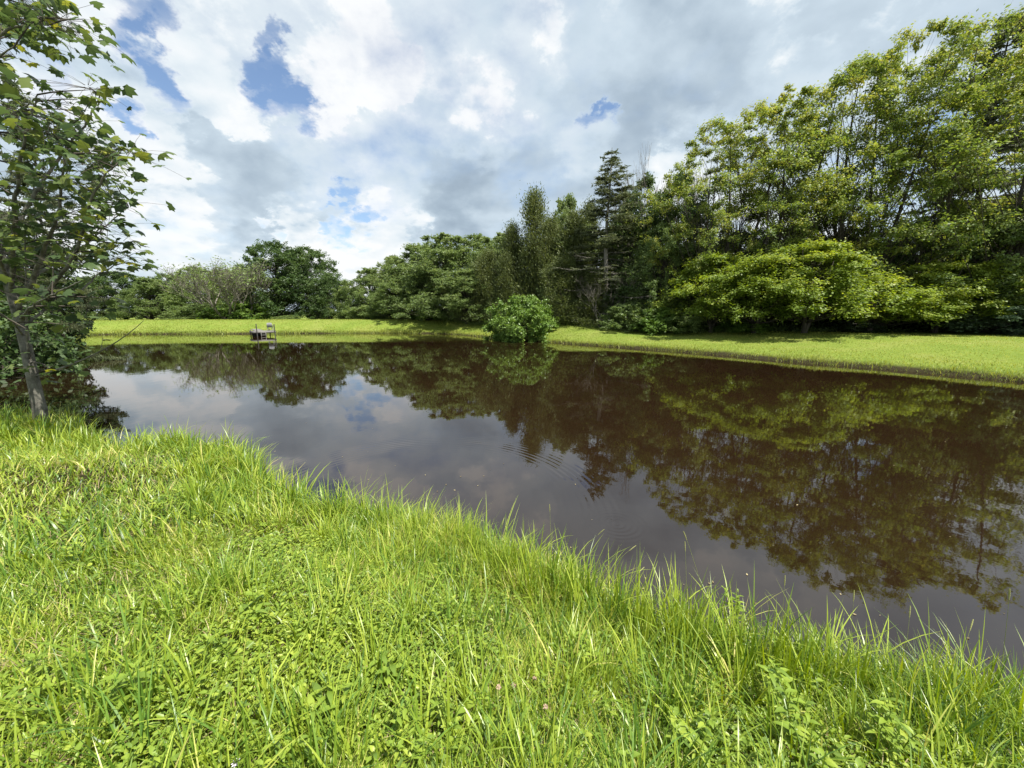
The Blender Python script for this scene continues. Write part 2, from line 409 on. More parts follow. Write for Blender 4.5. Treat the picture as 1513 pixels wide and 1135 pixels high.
def broadleaf(seed, H=10., R=4., base=.18, n=90, per=230, ls=.26, flat=.6, rc=.24, up=.55, prof=None, twig=True, lean=0., trunk_r=.02, asc=.35, tiers=0, multi=1, gap=0.0, wr=.55):
    r = np.random.default_rng(seed); prof = prof or (lambda t: np.sqrt(np.clip(1-(2*t-.85)**2/1.35, 0, 1)))
    Wd, Lf = Geo(), Geo()
    def trunk_at(z): 
        z = np.asarray(z); return np.stack([lean*z+.012*H*np.sin(z/H*5+seed), .012*H*np.cos(z/H*4+seed*2), z], -1)
    top = H*.9
    zz = np.linspace(-.3, top, 10)
    for m in range(multi):
        off = np.array([math.cos(m*2.4+seed), math.sin(m*2.4+seed), 0])*(0 if multi == 1 else R*.35)
        pts = trunk_at(zz)+off*np.clip(zz/H, 0, 1)[:, None]
        Wd.tube(pts, trunk_r*H*np.linspace(1, .12, 10)**1.0*(1+.35*np.exp(-np.clip(zz, 0, 9)*2.5)), 7)
    for i in range(n):
        t = r.uniform(0, 1)**(1.12 if asc > 1 else .9)
        if tiers: t = (math.floor(t*tiers)+r.uniform(.3, .7))/tiers
        a = r.uniform(0, 2*math.pi); rr = R*prof(t)*(r.uniform(.08, 1)**.55)*(1+.16*math.sin(a*3+seed)+.1*math.sin(5*a))
        z = H*(base+(1-base)*t*.97)
        c = trunk_at(min(z, top))*np.array([1, 1, 0])+np.array([math.cos(a)*rr, math.sin(a)*rr, z])
        q = R*rc*r.uniform(.6, 1.25)*(.55+.45*prof(t))
        z0 = max(H*base*.6, z-asc*rr-.12*H*r.uniform(.3, 1)); s0 = trunk_at(min(z0, top*.97))
        m1 = s0*.6+c*.4+np.array([0, 0, (-.05+.12*(asc > .5))*rr]); m2 = s0*.2+c*.8+np.array([0, 0, .03*rr])+r.normal(size=3)*.09*rr
        pts = bez(s0, m1, m2, c, 7)
        Wd.tube(pts, trunk_r*H*.30*np.linspace(1, .14, 7)*(1-.55*t)*min(1, .35+rr/R), 4)
        k = int(per*r.uniform(.6, 1.3)); nt_ = 9
        td = rnd_dirs(r, nt_); td[:, 2] = td[:, 2]*flat+.12; out = np.array([math.cos(a), math.sin(a), 0])*.35; td = unit(td+out)
        tl = q*r.uniform(.6, 1.25, nt_)
        if twig:
            for j in range(nt_):
                e = c+td[j]*tl[j]; Wd.tube([c, (c+e)/2+r.normal(size=3)*.04*q, e], trunk_r*H*np.array([.05, .03, .012]), 3)
        w = r.integers(0, nt_, k); f = r.uniform(.15, 1.05, k)**.7
        pc = c+td[w]*(tl[w]*f)[:, None]+r.normal(size=(k, 3))*q*np.array([.17, .17, .12])*1.1
        nn = unit(rnd_dirs(r, k)*(1-up)+np.array([0, 0, up])+(pc-c)/q*.25)
        uu = unit(td[w]+rnd_dirs(r, k)*.8+np.array([0, 0, -.15]))
        s = ls*r.uniform(.6, 1.25, k); ct = r.uniform(-.14, .14)
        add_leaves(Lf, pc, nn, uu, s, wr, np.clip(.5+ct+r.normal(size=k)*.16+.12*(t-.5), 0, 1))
    return Wd, Lf

def cedar(seed, H=10., R=2.4, n=150, per=110, ls=.24, pw=.8, base=.02, wr=.26, open_=0.0):
    r = np.random.default_rng(seed); Wd, Lf = Geo(), Geo()
    zz = np.linspace(-.3, H*.98, 9); Wd.tube(np.stack([.05*np.sin(zz), .05*np.cos(zz), zz], -1), .016*H*np.linspace(1, .08, 9), 6)
    for i in range(n):
        t = r.uniform(0, 1)**1.15; a = r.uniform(0, 6.283)
        env = R*((1-t)**pw+.03)*(.75+.3*math.sin(a*2+seed+t*7))
        rr = env*r.uniform(.35, 1.0); z = H*(base+(1-base)*t*.97)
        s0 = np.array([0, 0, max(0, z-.25*rr)]); L_ = rr
        d = np.array([math.cos(a), math.sin(a), 0])
        e = s0+d*L_+np.array([0, 0, L_*(.45+.5*t)+.25])
        pts = bez(s0, s0+d*L_*.5, e-np.array([0, 0, .4*L_+.1]), e, 6); Wd.tube(pts, .0035*H*np.linspace(1, .2, 6), 3)
        k = int(per*r.uniform(.6, 1.3)*(.35+.65*(rr/R))) + 14
        f = r.uniform(.3, 1.0, k)**.8; j = f*5; i0 = np.minimum(j.astype(int), 4); pb = pts[i0]+(pts[i0+1]-pts[i0])*(j-i0)[:, None]
        sz = .08*H/10+.11*R*(1-.5*f)[:, None]
        pc = pb+r.normal(size=(k, 3))*sz*np.array([1, 1, 1.25])
        uu = unit(d*.5+np.array([0, 0, .8])+rnd_dirs(r, k)*.65); nn = unit(np.cross(uu, rnd_dirs(r, k)))
        add_leaves(Lf, pc, nn, uu, ls*r.uniform(.6, 1.3, k), wr, np.clip(.5+r.uniform(-.1, .1)+r.normal(size=k)*.17, 0, 1))
    return Wd, Lf

def spruce(seed, H=12., R=2.8, ls=.22, bare=.28, step=.30, dens=1.0):
    r = np.random.default_rng(seed); Wd, Lf = Geo(), Geo()
    zz = np.linspace(-.3, H, 12); Wd.tube(np.stack([.04*np.sin(zz*.7), .04*np.cos(zz*.6), zz], -1), .0125*H*np.linspace(1, .06, 12), 7)
    z = .06*H
    while z < H*.985:
        t = z/H; nb = r.integers(4, 7)
        for b in range(nb):
            a = r.uniform(0, 6.283); L_ = R*min(1, (1-t)**.75*1.05+.03)*r.uniform(.35, 1.2)
            if t < bare: L_ *= r.uniform(.5, 1.0)
            d = np.array([math.cos(a), math.sin(a), 0]); s0 = np.array([0, 0, z])
            rise = .35*(t-.35)
            pts = bez(s0, s0+d*L_*.35+np.array([0, 0, rise*L_*.6]), s0+d*L_*.7+np.array([0, 0, (rise-.12)*L_]), s0+d*L_+np.array([0, 0, (rise+.0)*L_]), 7)
            Wd.tube(pts, .0028*H*np.linspace(1, .15, 7)*(1-.5*t), 3)
            # side twigs with needles
            full = 1.0 if t > bare+.08 else (.0 if t < bare*.7 else .35)
            ntw = int(14*L_/R*1.4)+3
            for q in range(ntw):
                f = r.uniform(.18, 1.0); j = f*6; i0 = min(int(j), 5); p0 = pts[i0]+(pts[i0+1]-pts[i0])*(j-i0)
                side = np.array([-d[1], d[0], 0])*r.choice([-1, 1]); tl = L_*.28*(1.15-f)+.16
                tdv = unit(side*.8+d*.7+np.array([0, 0, r.uniform(-.35, .1)])); e = p0+tdv*tl
                if full < .5: Wd.tube([p0, (p0+e)/2+r.normal(size=3)*.02, e], [.008, .006, .003], 3)
                if r.uniform() > full: continue
                k = int(17*dens*(tl/.45))+5; ff = r.uniform(0, 1.05, k)
                pc = p0+tdv*(tl*ff)[:, None]+r.normal(size=(k, 3))*np.array([.035, .035, .03])
                uu = unit(tdv+rnd_dirs(r, k)*.75); nn = unit(rnd_dirs(r, k)+np.array([0, 0, .6]))
                add_leaves(Lf, pc, nn, uu, ls*r.uniform(.6, 1.2, k), .22, np.clip(.5+r.normal(size=k)*.18, 0, 1))
        z += step*r.uniform(.7, 1.25)*(1-.35*t)
    return Wd, Lf

def bare_tree(seed, H=6., spread=1.0, levels=5, nk=3, r0=.05, stems=2, up=.35, min_r=.006, tilt=.30):
    r = np.random.default_rng(seed); Wd = Geo(); tips = []
    def grow(p, d, L_, rad, lv):
        n = 5; pts = [p]; q = p.copy(); dd = d.copy()
        for i in range(n-1):
            dd = unit(dd+r.normal(size=3)*.10+np.array([0, 0, .12*up])); q = q+dd*L_/(n-1); pts.append(q.copy())
        r1 = max(min_r*.6, rad*.62)
        Wd.tube(pts, np.linspace(rad, r1, n), 6 if lv > 2 else 3)
        if lv == 0: tips.append(q.copy()); return
        for b in range(nk if lv > 1 else nk+1):
            ax = rnd_dirs(r, 1)[0]; ang = r.uniform(.3, .85)*spread
            nd = unit(dd*math.cos(ang)+unit(np.cross(dd, ax))*math.sin(ang)+np.array([0, 0, up*.3]))
            st = pts[-1] if b < 2 else pts[r.integers(2, n)]
            grow(np.array(st), nd, L_*r.uniform(.6, .85), max(min_r, r1*r.uniform(.7, .95)), lv-1)
    for s in range(stems):
        a = r.uniform(0, 6.28); a = s*6.283/stems+seed; d = unit(np.array([math.cos(a)*tilt*spread, math.sin(a)*tilt*spread, 1]))
        grow(np.array([math.cos(a)*.1, math.sin(a)*.1, -.2]), d, H*.27, r0*H*.5, levels)
    return Wd, np.array(tips)

# ------------------------------------------------------------------ tree materials and kinds
G1 = lambda a, b, c: [(0.0, a), (.5, b), (1.0, c)]
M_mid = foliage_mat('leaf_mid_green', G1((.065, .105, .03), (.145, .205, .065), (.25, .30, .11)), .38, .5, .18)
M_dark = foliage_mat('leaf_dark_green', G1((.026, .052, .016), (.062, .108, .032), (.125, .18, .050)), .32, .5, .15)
M_olive = foliage_mat('cedar_olive_green', G1((.050, .068, .022), (.10, .128, .040), (.17, .19, .062)), .3, .6, .15)
M_maple = foliage_mat('leaf_maple_yellow_green', G1((.075, .125, .03), (.175, .24, .055), (.36, .35, .08)), .42, .5, .12, .25)
M_apple = foliage_mat('leaf_bright_yellow_green', G1((.08, .13, .02), (.185, .26, .042), (.33, .37, .075)), .42, .5, .16, .4)
M_bush = foliage_mat('leaf_fresh_green', G1((.06, .12, .02), (.13, .22, .04), (.22, .30, .07)), .3, .45, .1)
M_blue = foliage_mat('leaf_blue_grey_green', G1((.05, .085, .045), (.10, .15, .085), (.18, .23, .13)), .3, .5, .1)
M_spruce = foliage_mat('spruce_needle', G1((.04, .058, .026), (.085, .105, .048), (.16, .175, .08)), .3, .6, .1)
M_barkd = bark_mat('bark_dark', (.030, .024, .018), (.085, .072, .056))
M_barkg = bark_mat('bark_grey', (.10, .095, .08), (.24, .22, .19))
M_barkdead = bark_mat('bark_dead_grey', (.075, .068, .055), (.19, .17, .14))
def mk(gen, mw, ml, nm):
    Wd, Lf = gen
    return (Wd.build(nm+'_trunk', mw, True), Lf.build(nm+'_crown', ml), nm)
KIND = {}
pf_round = lambda t: np.sqrt(np.clip(1-(2*t-.8)**2/1.5, 0, 1))
pf_bush = lambda t: np.sqrt(np.clip(1-t**2.2, 0, 1))
pf_vase = lambda t: np.clip(.45+1.1*t-1.25*t**2.6, .05, 1)
pf_maple = lambda t: np.clip(.62+.7*t, 0, 1)*np.sqrt(np.clip(1-t**2.6, .0, 1))+.03
pf_oval = lambda t: np.sqrt(np.clip(1-(2*t-.95)**2/1.1, 0, 1))
for i in range(3):
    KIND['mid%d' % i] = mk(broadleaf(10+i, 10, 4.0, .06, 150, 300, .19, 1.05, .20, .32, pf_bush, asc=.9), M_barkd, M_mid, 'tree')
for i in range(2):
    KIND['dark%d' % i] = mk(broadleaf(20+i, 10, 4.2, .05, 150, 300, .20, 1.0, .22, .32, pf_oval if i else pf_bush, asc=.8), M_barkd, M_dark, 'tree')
for i in range(3):
    KIND['cedar%d' % i] = mk(cedar(30+i, 10, 3.0, 250, 170, .22, .62+.15*i), M_barkd, M_olive, 'cedar_tree')
KIND['spruce0'] = mk(spruce(41, 12, 2.6, .20, .38, .40, .85), M_barkg, M_spruce, 'spruce_tree')
KIND['spruce1'] = mk(spruce(42, 12, 3.2, .24, .05, .34), M_barkd, M_spruce, 'spruce_tree')
for i in range(3):
    KIND['maple%d' % i] = mk(broadleaf(50+i, 15, 6.2, .08, 142, 260, .175, .50, .140, .55, pf_maple if i != 1 else pf_round, asc=1.15, multi=2, trunk_r=.0115), M_barkd, M_maple, 'maple_tree')
KIND['vine0'] = mk(broadleaf(60, 11, 3.0, .05, 85, 330, .18, 1.1, .26, .35, pf_oval, multi=2, trunk_r=.013), M_barkd, M_dark, 'tree')
for i in range(2):
    KIND['apple%d' % i] = mk(broadleaf(70+i, 5, 3.6, .20, 105, 420, .150, .40, .22, .62, pf_bush, tiers=6, multi=3, trunk_r=.022), M_barkd, M_apple, 'crabapple_tree')
KIND['bush0'] = mk(broadleaf(80, 2.6, 2.2, .03, 130, 190, .15, .8, .22, .5, pf_bush, multi=3, trunk_r=.014), M_barkd, M_bush, 'shrub')
KIND['bush2'] = mk(broadleaf(88, 2.6, 2.2, .02, 190, 230, .13, .8, .19, .45, lambda t: np.sqrt(np.clip(1.0-t**2.4, .02, 1))*(.85+.3*t), multi=3, trunk_r=.014), M_barkd, M_bush, 'bush')
KIND['bush1'] = mk(broadleaf(81, 3, 2.2, .02, 70, 160, .17, .8, .26, .45, pf_bush, multi=3, trunk_r=.014), M_barkd, M_mid, 'shrub')
KIND['blue0'] = mk(broadleaf(82, 4, 2.6, .02, 80, 170, .17, .7, .25, .45, pf_bush, multi=3, trunk_r=.014), M_barkd, M_blue, 'shrub')
KIND['bdark'] = mk(broadleaf(83, 4, 2.8, .02, 80, 170, .20, .7, .25, .45, pf_bush, multi=3, trunk_r=.014), M_barkd, M_dark, 'shrub')
DIM = {'mid': (10, 4.0), 'dark': (10, 4.2), 'cedar': (10.3, 2.9), 'spruce0': (12, 2.5), 'spruce1': (12, 3.0), 'maple': (15, 6.0), 'vine': (11, 3.0), 'apple': (5, 3.6), 'bush0': (2.6, 2.2), 'bush2': (2.6, 2.2), 'bush1': (3, 2.2), 'blue': (4, 2.6), 'bdark': (4, 2.8)}
def dims(k):
    return DIM[k] if k in DIM else DIM[k.rstrip('0123456789')]
treecount = 0
def plant(kind, px, py, Y, wpx, label, cat, group=None, sink=0.0, name=None):
    """a tree whose top is seen at px,py from the path, at distance Y, crown wpx photo pixels wide"""
    global treecount
    top = at_y(px, py, Y); scale_px = F/ (ray(px, 470)[1])  # ratio along depth
    gz = float(ground_z(np.array([top[0]]), np.array([Y]))[0])
    h = top[2]-gz+sink; rad = wpx/2*Y/F*1.3
    H_, R_ = dims(kind)
    tm, cm, nm = KIND[kind]
    e = bpy.data.objects.new(name or nm, None); COL.objects.link(e); e.empty_display_size = .5
    e.location = (top[0], Y, gz-sink); e.rotation_euler = (0, 0, treecount*2.39996)
    e.scale = (rad/R_, rad/R_, h/H_)
    tag(e, label, cat, group)
    link('trunk', tm, e); link('crown', cm, e)
    treecount += 1
    return e
# ------------------------------------------------------------------ trees, far left to right
g_back = 'trees of the wood behind the dam'
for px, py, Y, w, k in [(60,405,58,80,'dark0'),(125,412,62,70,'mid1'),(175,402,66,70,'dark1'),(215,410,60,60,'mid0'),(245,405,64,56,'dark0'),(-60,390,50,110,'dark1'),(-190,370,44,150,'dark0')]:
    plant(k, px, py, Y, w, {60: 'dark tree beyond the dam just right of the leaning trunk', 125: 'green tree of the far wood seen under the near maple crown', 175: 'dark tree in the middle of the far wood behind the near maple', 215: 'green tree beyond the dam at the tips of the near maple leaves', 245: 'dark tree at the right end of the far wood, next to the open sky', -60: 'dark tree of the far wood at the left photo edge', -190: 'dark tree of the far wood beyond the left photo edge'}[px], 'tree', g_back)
plant('mid2', 285, 394, 60, 66, 'green tree left of the bare grey tree beyond the dam', 'tree')
plant('mid0', 325, 400, 66, 80, 'pale green tree directly behind the bare grey tree', 'tree')
plant('mid1', 362, 396, 68, 80, 'green tree between the bare grey tree and the tall dark tree', 'tree')
plant('dark0', 402, 357, 56, 92, 'tall dark rounded tree behind the dock, highest beyond the dam', 'tree')
plant('dark1', 450, 366, 58, 70, 'dark tree with small peaked top just right of the tallest one', 'tree')
plant('dark0', 482, 404, 54, 52, 'low dark tree sloping down at the right of the dark clump', 'tree')
plant('mid0', 512, 416, 52, 44, 'lowest green tree in the dip between the two tree masses', 'tree')
plant('mid1', 545, 396, 50, 60, 'green tree at the left end of the right hand tree row', 'tree')
plant('mid2', 578, 378, 48, 66, 'second green tree from the left of the right hand tree row', 'tree')
plant('mid0', 612, 362, 46, 84, 'rounded green tree behind the corner of the pond', 'tree')
plant('mid1', 655, 346, 44, 100, 'broad green tree with feathery top at the pond corner', 'tree')
plant('mid2', 700, 346, 46, 90, 'green tree between the broad feathery tree and the olive cedar', 'tree')
plant('cedar0', 722, 368, 38, 70, 'low olive cedar left of the pond bush', 'cedar')
plant('cedar1', 757, 330, 37, 70, 'olive cedar with a slanting left edge behind the pond bush', 'cedar')
plant('cedar2', 790, 278, 36, 92, 'tall pointed olive cedar behind the round pond bush', 'cedar')
plant('mid0', 838, 290, 40, 70, 'grey green leafy tree between the tall cedar and the spruce', 'tree')
plant('cedar1', 850, 312, 34, 92, 'olive cedar just left of the tall spruce', 'cedar')
plant('cedar0', 830, 380, 32, 84, 'short olive cedar in front at the right of the pond bush', 'cedar')
plant('cedar1', 878, 400, 31, 70, 'short brownish cedar at the foot of the tall spruce', 'cedar')
plant('spruce0', 903, 218, 31, 125, 'tall thin spruce with tiered branches and bare lower trunk', 'spruce')
plant('cedar2', 872, 296, 37, 70, 'olive cedar touching the left side of the tall spruce', 'cedar')
plant('mid0', 932, 296, 38, 70, 'green tree touching the right side of the tall spruce', 'tree')
plant('mid1', 930, 330, 40, 100, 'green tree behind the tall spruce trunk', 'tree')
plant('vine0', 958, 262, 33, 76, 'dark leafy tree just right of the tall spruce', 'tree')
plant('vine0', 1006, 258, 31, 84, 'dark vine covered tree left of the maples', 'tree')
plant('mid2', 985, 330, 29, 90, 'green tree low in front of the vine covered tree', 'tree')
plant('dark0', 1040, 350, 36, 120, 'dark tree behind the leftmost crabapple', 'tree')
plant('cedar2', 748, 372, 36, 60, 'small olive cedar between the low and the slanting cedars', 'cedar')
plant('mid1', 745, 345, 43, 90, 'green tree peeping between the two left cedars', 'tree')
plant('cedar0', 815, 320, 35, 74, 'brownish olive cedar right of the tall pointed cedar', 'cedar')
plant('mid2', 862, 330, 36, 90, 'pale leafy tree close behind the short cedars', 'tree')
plant('mid0', 800, 400, 38, 90, 'grey green tree low behind the pond bush', 'tree')
plant('mid1', 632, 392, 42, 90, 'lower green tree at the edge of the lawn by the pond corner', 'tree')
plant('mid2', 590, 410, 44, 70, 'low green tree in front of the right hand tree row', 'tree')
plant('mid0', 688, 398, 39, 80, 'low spreading green tree left of the low olive cedar', 'tree')
plant('dark0', 930, 400, 31, 80, 'dark low tree right of the dead sapling tangle', 'tree')
# maples on the right
plant('maple1', 1112, 160, 28.5, 175, 'open yellow green maple, leftmost of the tall maples', 'maple')
plant('maple0', 1052, 198, 27.5, 125, 'lower maple filling the left foot of the maple row', 'maple')
plant('maple0', 1165, 235, 26.5, 150, 'half height maple in front of the maple with reddish top twigs', 'maple')
plant('maple2', 1185, 122, 28, 180, 'maple with reddish top twigs between the leftmost and the tallest maples', 'maple')
plant('maple2', 1290, 78, 27, 200, 'tall tiered maple in the middle of the maple row', 'maple')
plant('maple1', 1352, 40, 26, 170, 'tallest maple leaning its crown to the right', 'maple')
plant('maple0', 1440, 25, 25, 180, 'maple at the right with layered golden tiers', 'maple')
plant('spruce1', 1500, 20, 29, 190, 'dark conifer at the right edge between maples', 'spruce')
plant('maple2', 1560, 60, 22, 240, 'maple cut by the right edge of the photo', 'maple')
g_under = 'dark understorey trees beneath the maples'
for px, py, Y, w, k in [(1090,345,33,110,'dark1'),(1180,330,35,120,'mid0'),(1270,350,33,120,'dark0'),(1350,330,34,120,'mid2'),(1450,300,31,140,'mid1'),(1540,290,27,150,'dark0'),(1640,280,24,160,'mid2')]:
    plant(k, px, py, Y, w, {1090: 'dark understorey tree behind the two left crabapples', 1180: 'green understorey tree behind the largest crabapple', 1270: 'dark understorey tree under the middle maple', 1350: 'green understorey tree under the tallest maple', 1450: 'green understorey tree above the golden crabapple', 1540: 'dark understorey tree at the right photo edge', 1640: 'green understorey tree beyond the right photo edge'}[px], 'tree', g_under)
plant('dark1', 1240, 350, 29, 110, 'dense dark green tree between two crabapples under the maples', 'tree')
plant('mid1', 1520, 300, 22, 150, 'green tree low at the right edge below the golden maple', 'tree')
plant('apple0', 1062, 376, 25.2, 120, 'yellow green crabapple at the left end of its row', 'crabapple')
plant('apple1', 1128, 380, 23.8, 130, 'crabapple second from the left, in front of the open maple', 'crabapple')
plant('apple0', 1205, 358, 22.6, 150, 'largest crabapple with a dark forked trunk over the lawn shade', 'crabapple')
plant('apple1', 1300, 408, 22.8, 130, 'low crabapple in the middle of the row', 'crabapple')
plant('apple0', 1400, 386, 22.4, 125, 'golden topped crabapple near the right of the row', 'crabapple')
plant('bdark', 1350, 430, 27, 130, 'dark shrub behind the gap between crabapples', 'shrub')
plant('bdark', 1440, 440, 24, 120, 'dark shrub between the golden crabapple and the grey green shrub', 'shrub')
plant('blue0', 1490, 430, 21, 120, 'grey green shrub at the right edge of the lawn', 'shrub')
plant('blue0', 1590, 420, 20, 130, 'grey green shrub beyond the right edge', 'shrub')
g_low = 'low shrubs along the edge of the lawn'
for px, py, Y, w, k, lb in [(935,448,28,64,'bush1','low shrub at the lawn edge right of the spruce foot'),(975,455,27,60,'bush0','fresh green shrub at the lawn edge left of the crabapples'),(1018,462,26,56,'bush1','small shrub in front of the leftmost crabapple'),
        (1100,472,24.6,60,'bush0','low green shrub under the second crabapple'),(1165,468,27,70,'bdark','dark low shrub left of the forked crabapple trunk'),(1262,474,23.6,60,'blue0','low grey green shrub right of the forked crabapple trunk')]:
    plant(k, px, py, Y, w, lb, 'shrub', g_low)
plant('bush2', 772, 440, 28.6, 78, 'round bright green bush overhanging the pond corner', 'bush', None, .25, 'bush')
plant('bush1', 300, 448, 50, 50, 'yellow green bush at the foot of the bare grey tree', 'bush')
plant('bush0', 352, 446, 51, 60, 'yellow green bush right of the bare tree trunk', 'bush')
plant('bush1', 272, 462, 49, 44, 'low pale bush left of the bare tree on the dam', 'bush')
plant('bush1', 425, 466, 50, 30, 'tiny bush at the foot of the tall dark tree', 'bush')
plant('bush0', 640, 452, 43, 50, 'small green bush in the shade of the broad feathery tree', 'bush')
plant('bush1', 545, 450, 47, 50, 'low bush at the left end of the right hand tree row', 'bush')
# left bank, behind the near maple
plant('spruce1', 12, 103, 16, 85, 'blue green spruce showing above the near maple on the left', 'spruce')
plant('dark1', -75, 300, 15, 165, 'dark tree on the left bank behind the leaning trunk', 'tree')
plant('bdark', 0, 430, 17, 70, 'dark shrub on the left bank beside the leaning trunk', 'shrub')
plant('bdark', -40, 440, 12.5, 150, 'dark shrub low on the left bank at the photo edge', 'shrub')
plant('mid1', 15, 385, 24, 62, 'leafy tree at the left corner of the dam', 'tree')

def bare(px, py, Y, wpx, gen, label, cat, mat, name, crown=None):
    top = at_y(px, py, Y); gz = float(ground_z(np.array([top[0]]), np.array([Y]))[0])
    Wd, tips = gen
    v = np.concatenate(Wd.v); hz = v[:, 2].max(); rx = np.percentile(np.abs(v[:, :2]), 97)
    e = bpy.data.objects.new(name, None); COL.objects.link(e); e.location = (top[0], Y, gz)
    s = (wpx/2*Y/F)/rx; e.scale = (s, s, (top[2]-gz)/hz); tag(e, label, cat)
    link('trunk', Wd.build('bare_trunk', mat, True), e)
    if crown:
        r = np.random.default_rng(5); Lf = Geo(); k = crown[0]
        c = tips[r.integers(0, len(tips), k)]+r.normal(size=(k, 3))*crown[1]
        add_leaves(Lf, c, unit(rnd_dirs(r, k)+np.array([0, 0, .5])), rnd_dirs(r, k), crown[2]*r.uniform(.6, 1.2, k), .5, r.uniform(.3, .8, k))
        link('crown', Lf.build('bare_crown', crown[3]), e)
    return e
bare(335, 384, 50, 124, bare_tree(3, 7, 1.0, 4, 4, .026, 6, 1.0, .009, .75), 'bare grey spreading tree on the far dam left of the dock', 'dead tree', M_barkdead, 'bare_tree', (3200, .25, .16, M_mid))
bare(948, 232, 35, 90, bare_tree(8, 10, .6, 5, 3, .03, 2, .8, .008), 'bare grey twigs standing above the dark tree right of the spruce', 'dead tree', M_barkdead, 'bare_tree')
bare(1000, 240, 36, 80, bare_tree(9, 10, .5, 5, 3, .03, 2, .9, .008), 'thin bare tree top left of the maples', 'dead tree', M_barkdead, 'bare_tree')
bare(893, 400, 29.5, 90, bare_tree(12, 4, .9, 4, 3, .016, 3, .4, .006), 'dead grey sapling tangle at the foot of the tall spruce', 'dead tree', M_barkdead, 'bare_tree')

# ------------------------------------------------------------------ near maple on the left bank
def lobed_leaf():
    a = np.radians([0, 14, 28, 42, 62, 84, 104, 128, 150, 172])
    r_ = np.array([.54, .42, .36, .48, .36, .32, .42, .27, .26, .10])
    pts = [(r_[i]*math.cos(a[i]), r_[i]*math.sin(a[i])) for i in range(len(a))]
    pts += [(x, -y) for x, y in pts[:0:-1]]
    return np.array(pts)
def near_maple():
    r = np.random.default_rng(77); Wd, Lf, Tw = Geo(), Geo(), Geo()
    gz = .38
    b = on_z(62, 612, gz)
    Yb = b[1]
    key = [(62,620,0),(50,566,.0),(38,510,.02),(24,455,.06),(8,405,.1),(-6,350,.12),(-30,270,.15),(-60,170,.2),(-90,60,.3),(-110,-60,.4)]
    path = np.array([at_y(x, y, Yb+dy) for x, y, dy in key])
    path[0][2] = gz-.15
    t = np.linspace(0, len(path)-1, 40); ii = np.minimum(t.astype(int), len(path)-2); 
    pp = path[ii]+(path[ii+1]-path[ii])*(t-ii)[:, None]
    for _ in range(3): pp[1:-1] = (pp[:-2]+2*pp[1:-1]+pp[2:])/4
    rad = np.interp(np.linspace(0, 1, 40), [0, .05, .12, .4, .7, 1], [.112, .086, .076, .064, .045, .02])
    Wd.tube(pp, rad, 14)
    def trunk_pt(f): 
        j = f*39; i0 = min(int(j), 38); return pp[i0]+(pp[i0+1]-pp[i0])*(j-i0), float(np.interp(f, np.linspace(0, 1, 40), rad))
    limbs = []
    def limb(f, pts_px, r0):
        s0, _ = trunk_pt(f); P_ = [s0]+[at_y(x, y, Y) for x, y, Y in pts_px]; P_ = np.array(P_)
        t = np.linspace(0, len(P_)-1, 6*len(P_)); ii = np.minimum(t.astype(int), len(P_)-2); q = P_[ii]+(P_[ii+1]-P_[ii])*(t-ii)[:, None]
        for _ in range(4): q[1:-1] = (q[:-2]+2*q[1:-1]+q[2:])/4
        q[1:-1] += r.normal(size=(len(q)-2, 3))*.008
        Wd.tube(q, np.linspace(r0*.72, .006, len(q)), 7); limbs.append(q); return q
    y0 = Yb
    limb(.32, [(48,415,y0-.1),(66,368,y0-.3),(86,318,y0-.5),(94,250,y0-.7),(100,190,y0-.8)], .055)
    limb(.29, [(72,430,y0-.3),(110,380,y0-.6),(128,320,y0-.8),(150,262,y0-.9),(182,236,y0-1.0)], .045)
    limb(.27, [(70,452,y0+.3),(120,430,y0+.7),(150,400,y0+1.0),(190,385,y0+1.1)], .035)
    limb(.36, [(60,400,y0+.5),(120,370,y0+.9),(155,335,y0+1.1),(190,305,y0+1.3)], .04)
    limb(.38, [(20,330,y0-.6),(28,250,y0-.9),(40,180,y0-1.0),(55,140,y0-1.1)], .045)
    limb(.45, [(40,300,y0+.2),(90,230,y0+.4),(130,180,y0+.4),(150,135,y0+.3)], .045)
    limb(.42, [(-20,330,y0-.9),(-60,260,y0-1.4),(-80,180,y0-1.7)], .04)
    limb(.55, [(-20,200,y0+.3),(30,160,y0+.4),(60,150,y0+.3)], .035)
    limb(.70, [(-60,100,y0-.5),(0,50,y0-.8),(60,25,y0-.9),(105,28,y0-1.0)], .035)
    limb(.72, [(-50,60,y0-.2),(10,-10,y0-.5),(50,-40,y0-.6)], .035)
    limb(.66, [(-60,140,y0-.9),(-10,90,y0-1.2),(20,70,y0-1.3)], .03)
    limb(.25, [(24,480,y0-.5),(10,470,y0-1.0),(-30,440,y0-1.4)], .025)
    limb(.30, [(50,450,y0-.9),(90,430,y0-1.4),(120,415,y0-1.7)], .022)
    # the low bare twig reaching over the water
    s0, _ = trunk_pt(.13); q = bez(s0, at_y(95,545,y0-.1), at_y(165,520,y0-.2), at_y(212,474,y0-.3), 14); Wd.tube(q, np.linspace(.02, .004, 14), 5)
    Wd.tube(bez(q[8], q[8]+[.02,0,.08], q[8]+[.05,0,.12], q[8]+[.05,.02,.22], 4), [.006, .005, .004, .002], 3)
    q = bez(trunk_pt(.17)[0], at_y(38,500,y0-.15), at_y(40,440,y0-.2), at_y(36,330,y0-.3), 12); Wd.tube(q, np.linspace(.022, .006, 12), 5); limbs.append(q)
    # clusters of leaves: (px,py,dy,count)
    cl = []
    sil = [(0,130),(40,150),(75,132),(85,150),(100,170),(135,120),(160,125),(175,150),(178,185),(170,215),(205,210),(250,220),(245,235),(215,262),(232,275),(226,300),(222,330),(238,360),(246,385),(225,400),(200,405),(170,430),(130,440),(110,470),(70,470),(30,440),(-10,430),(-160,430),(-160,130)]
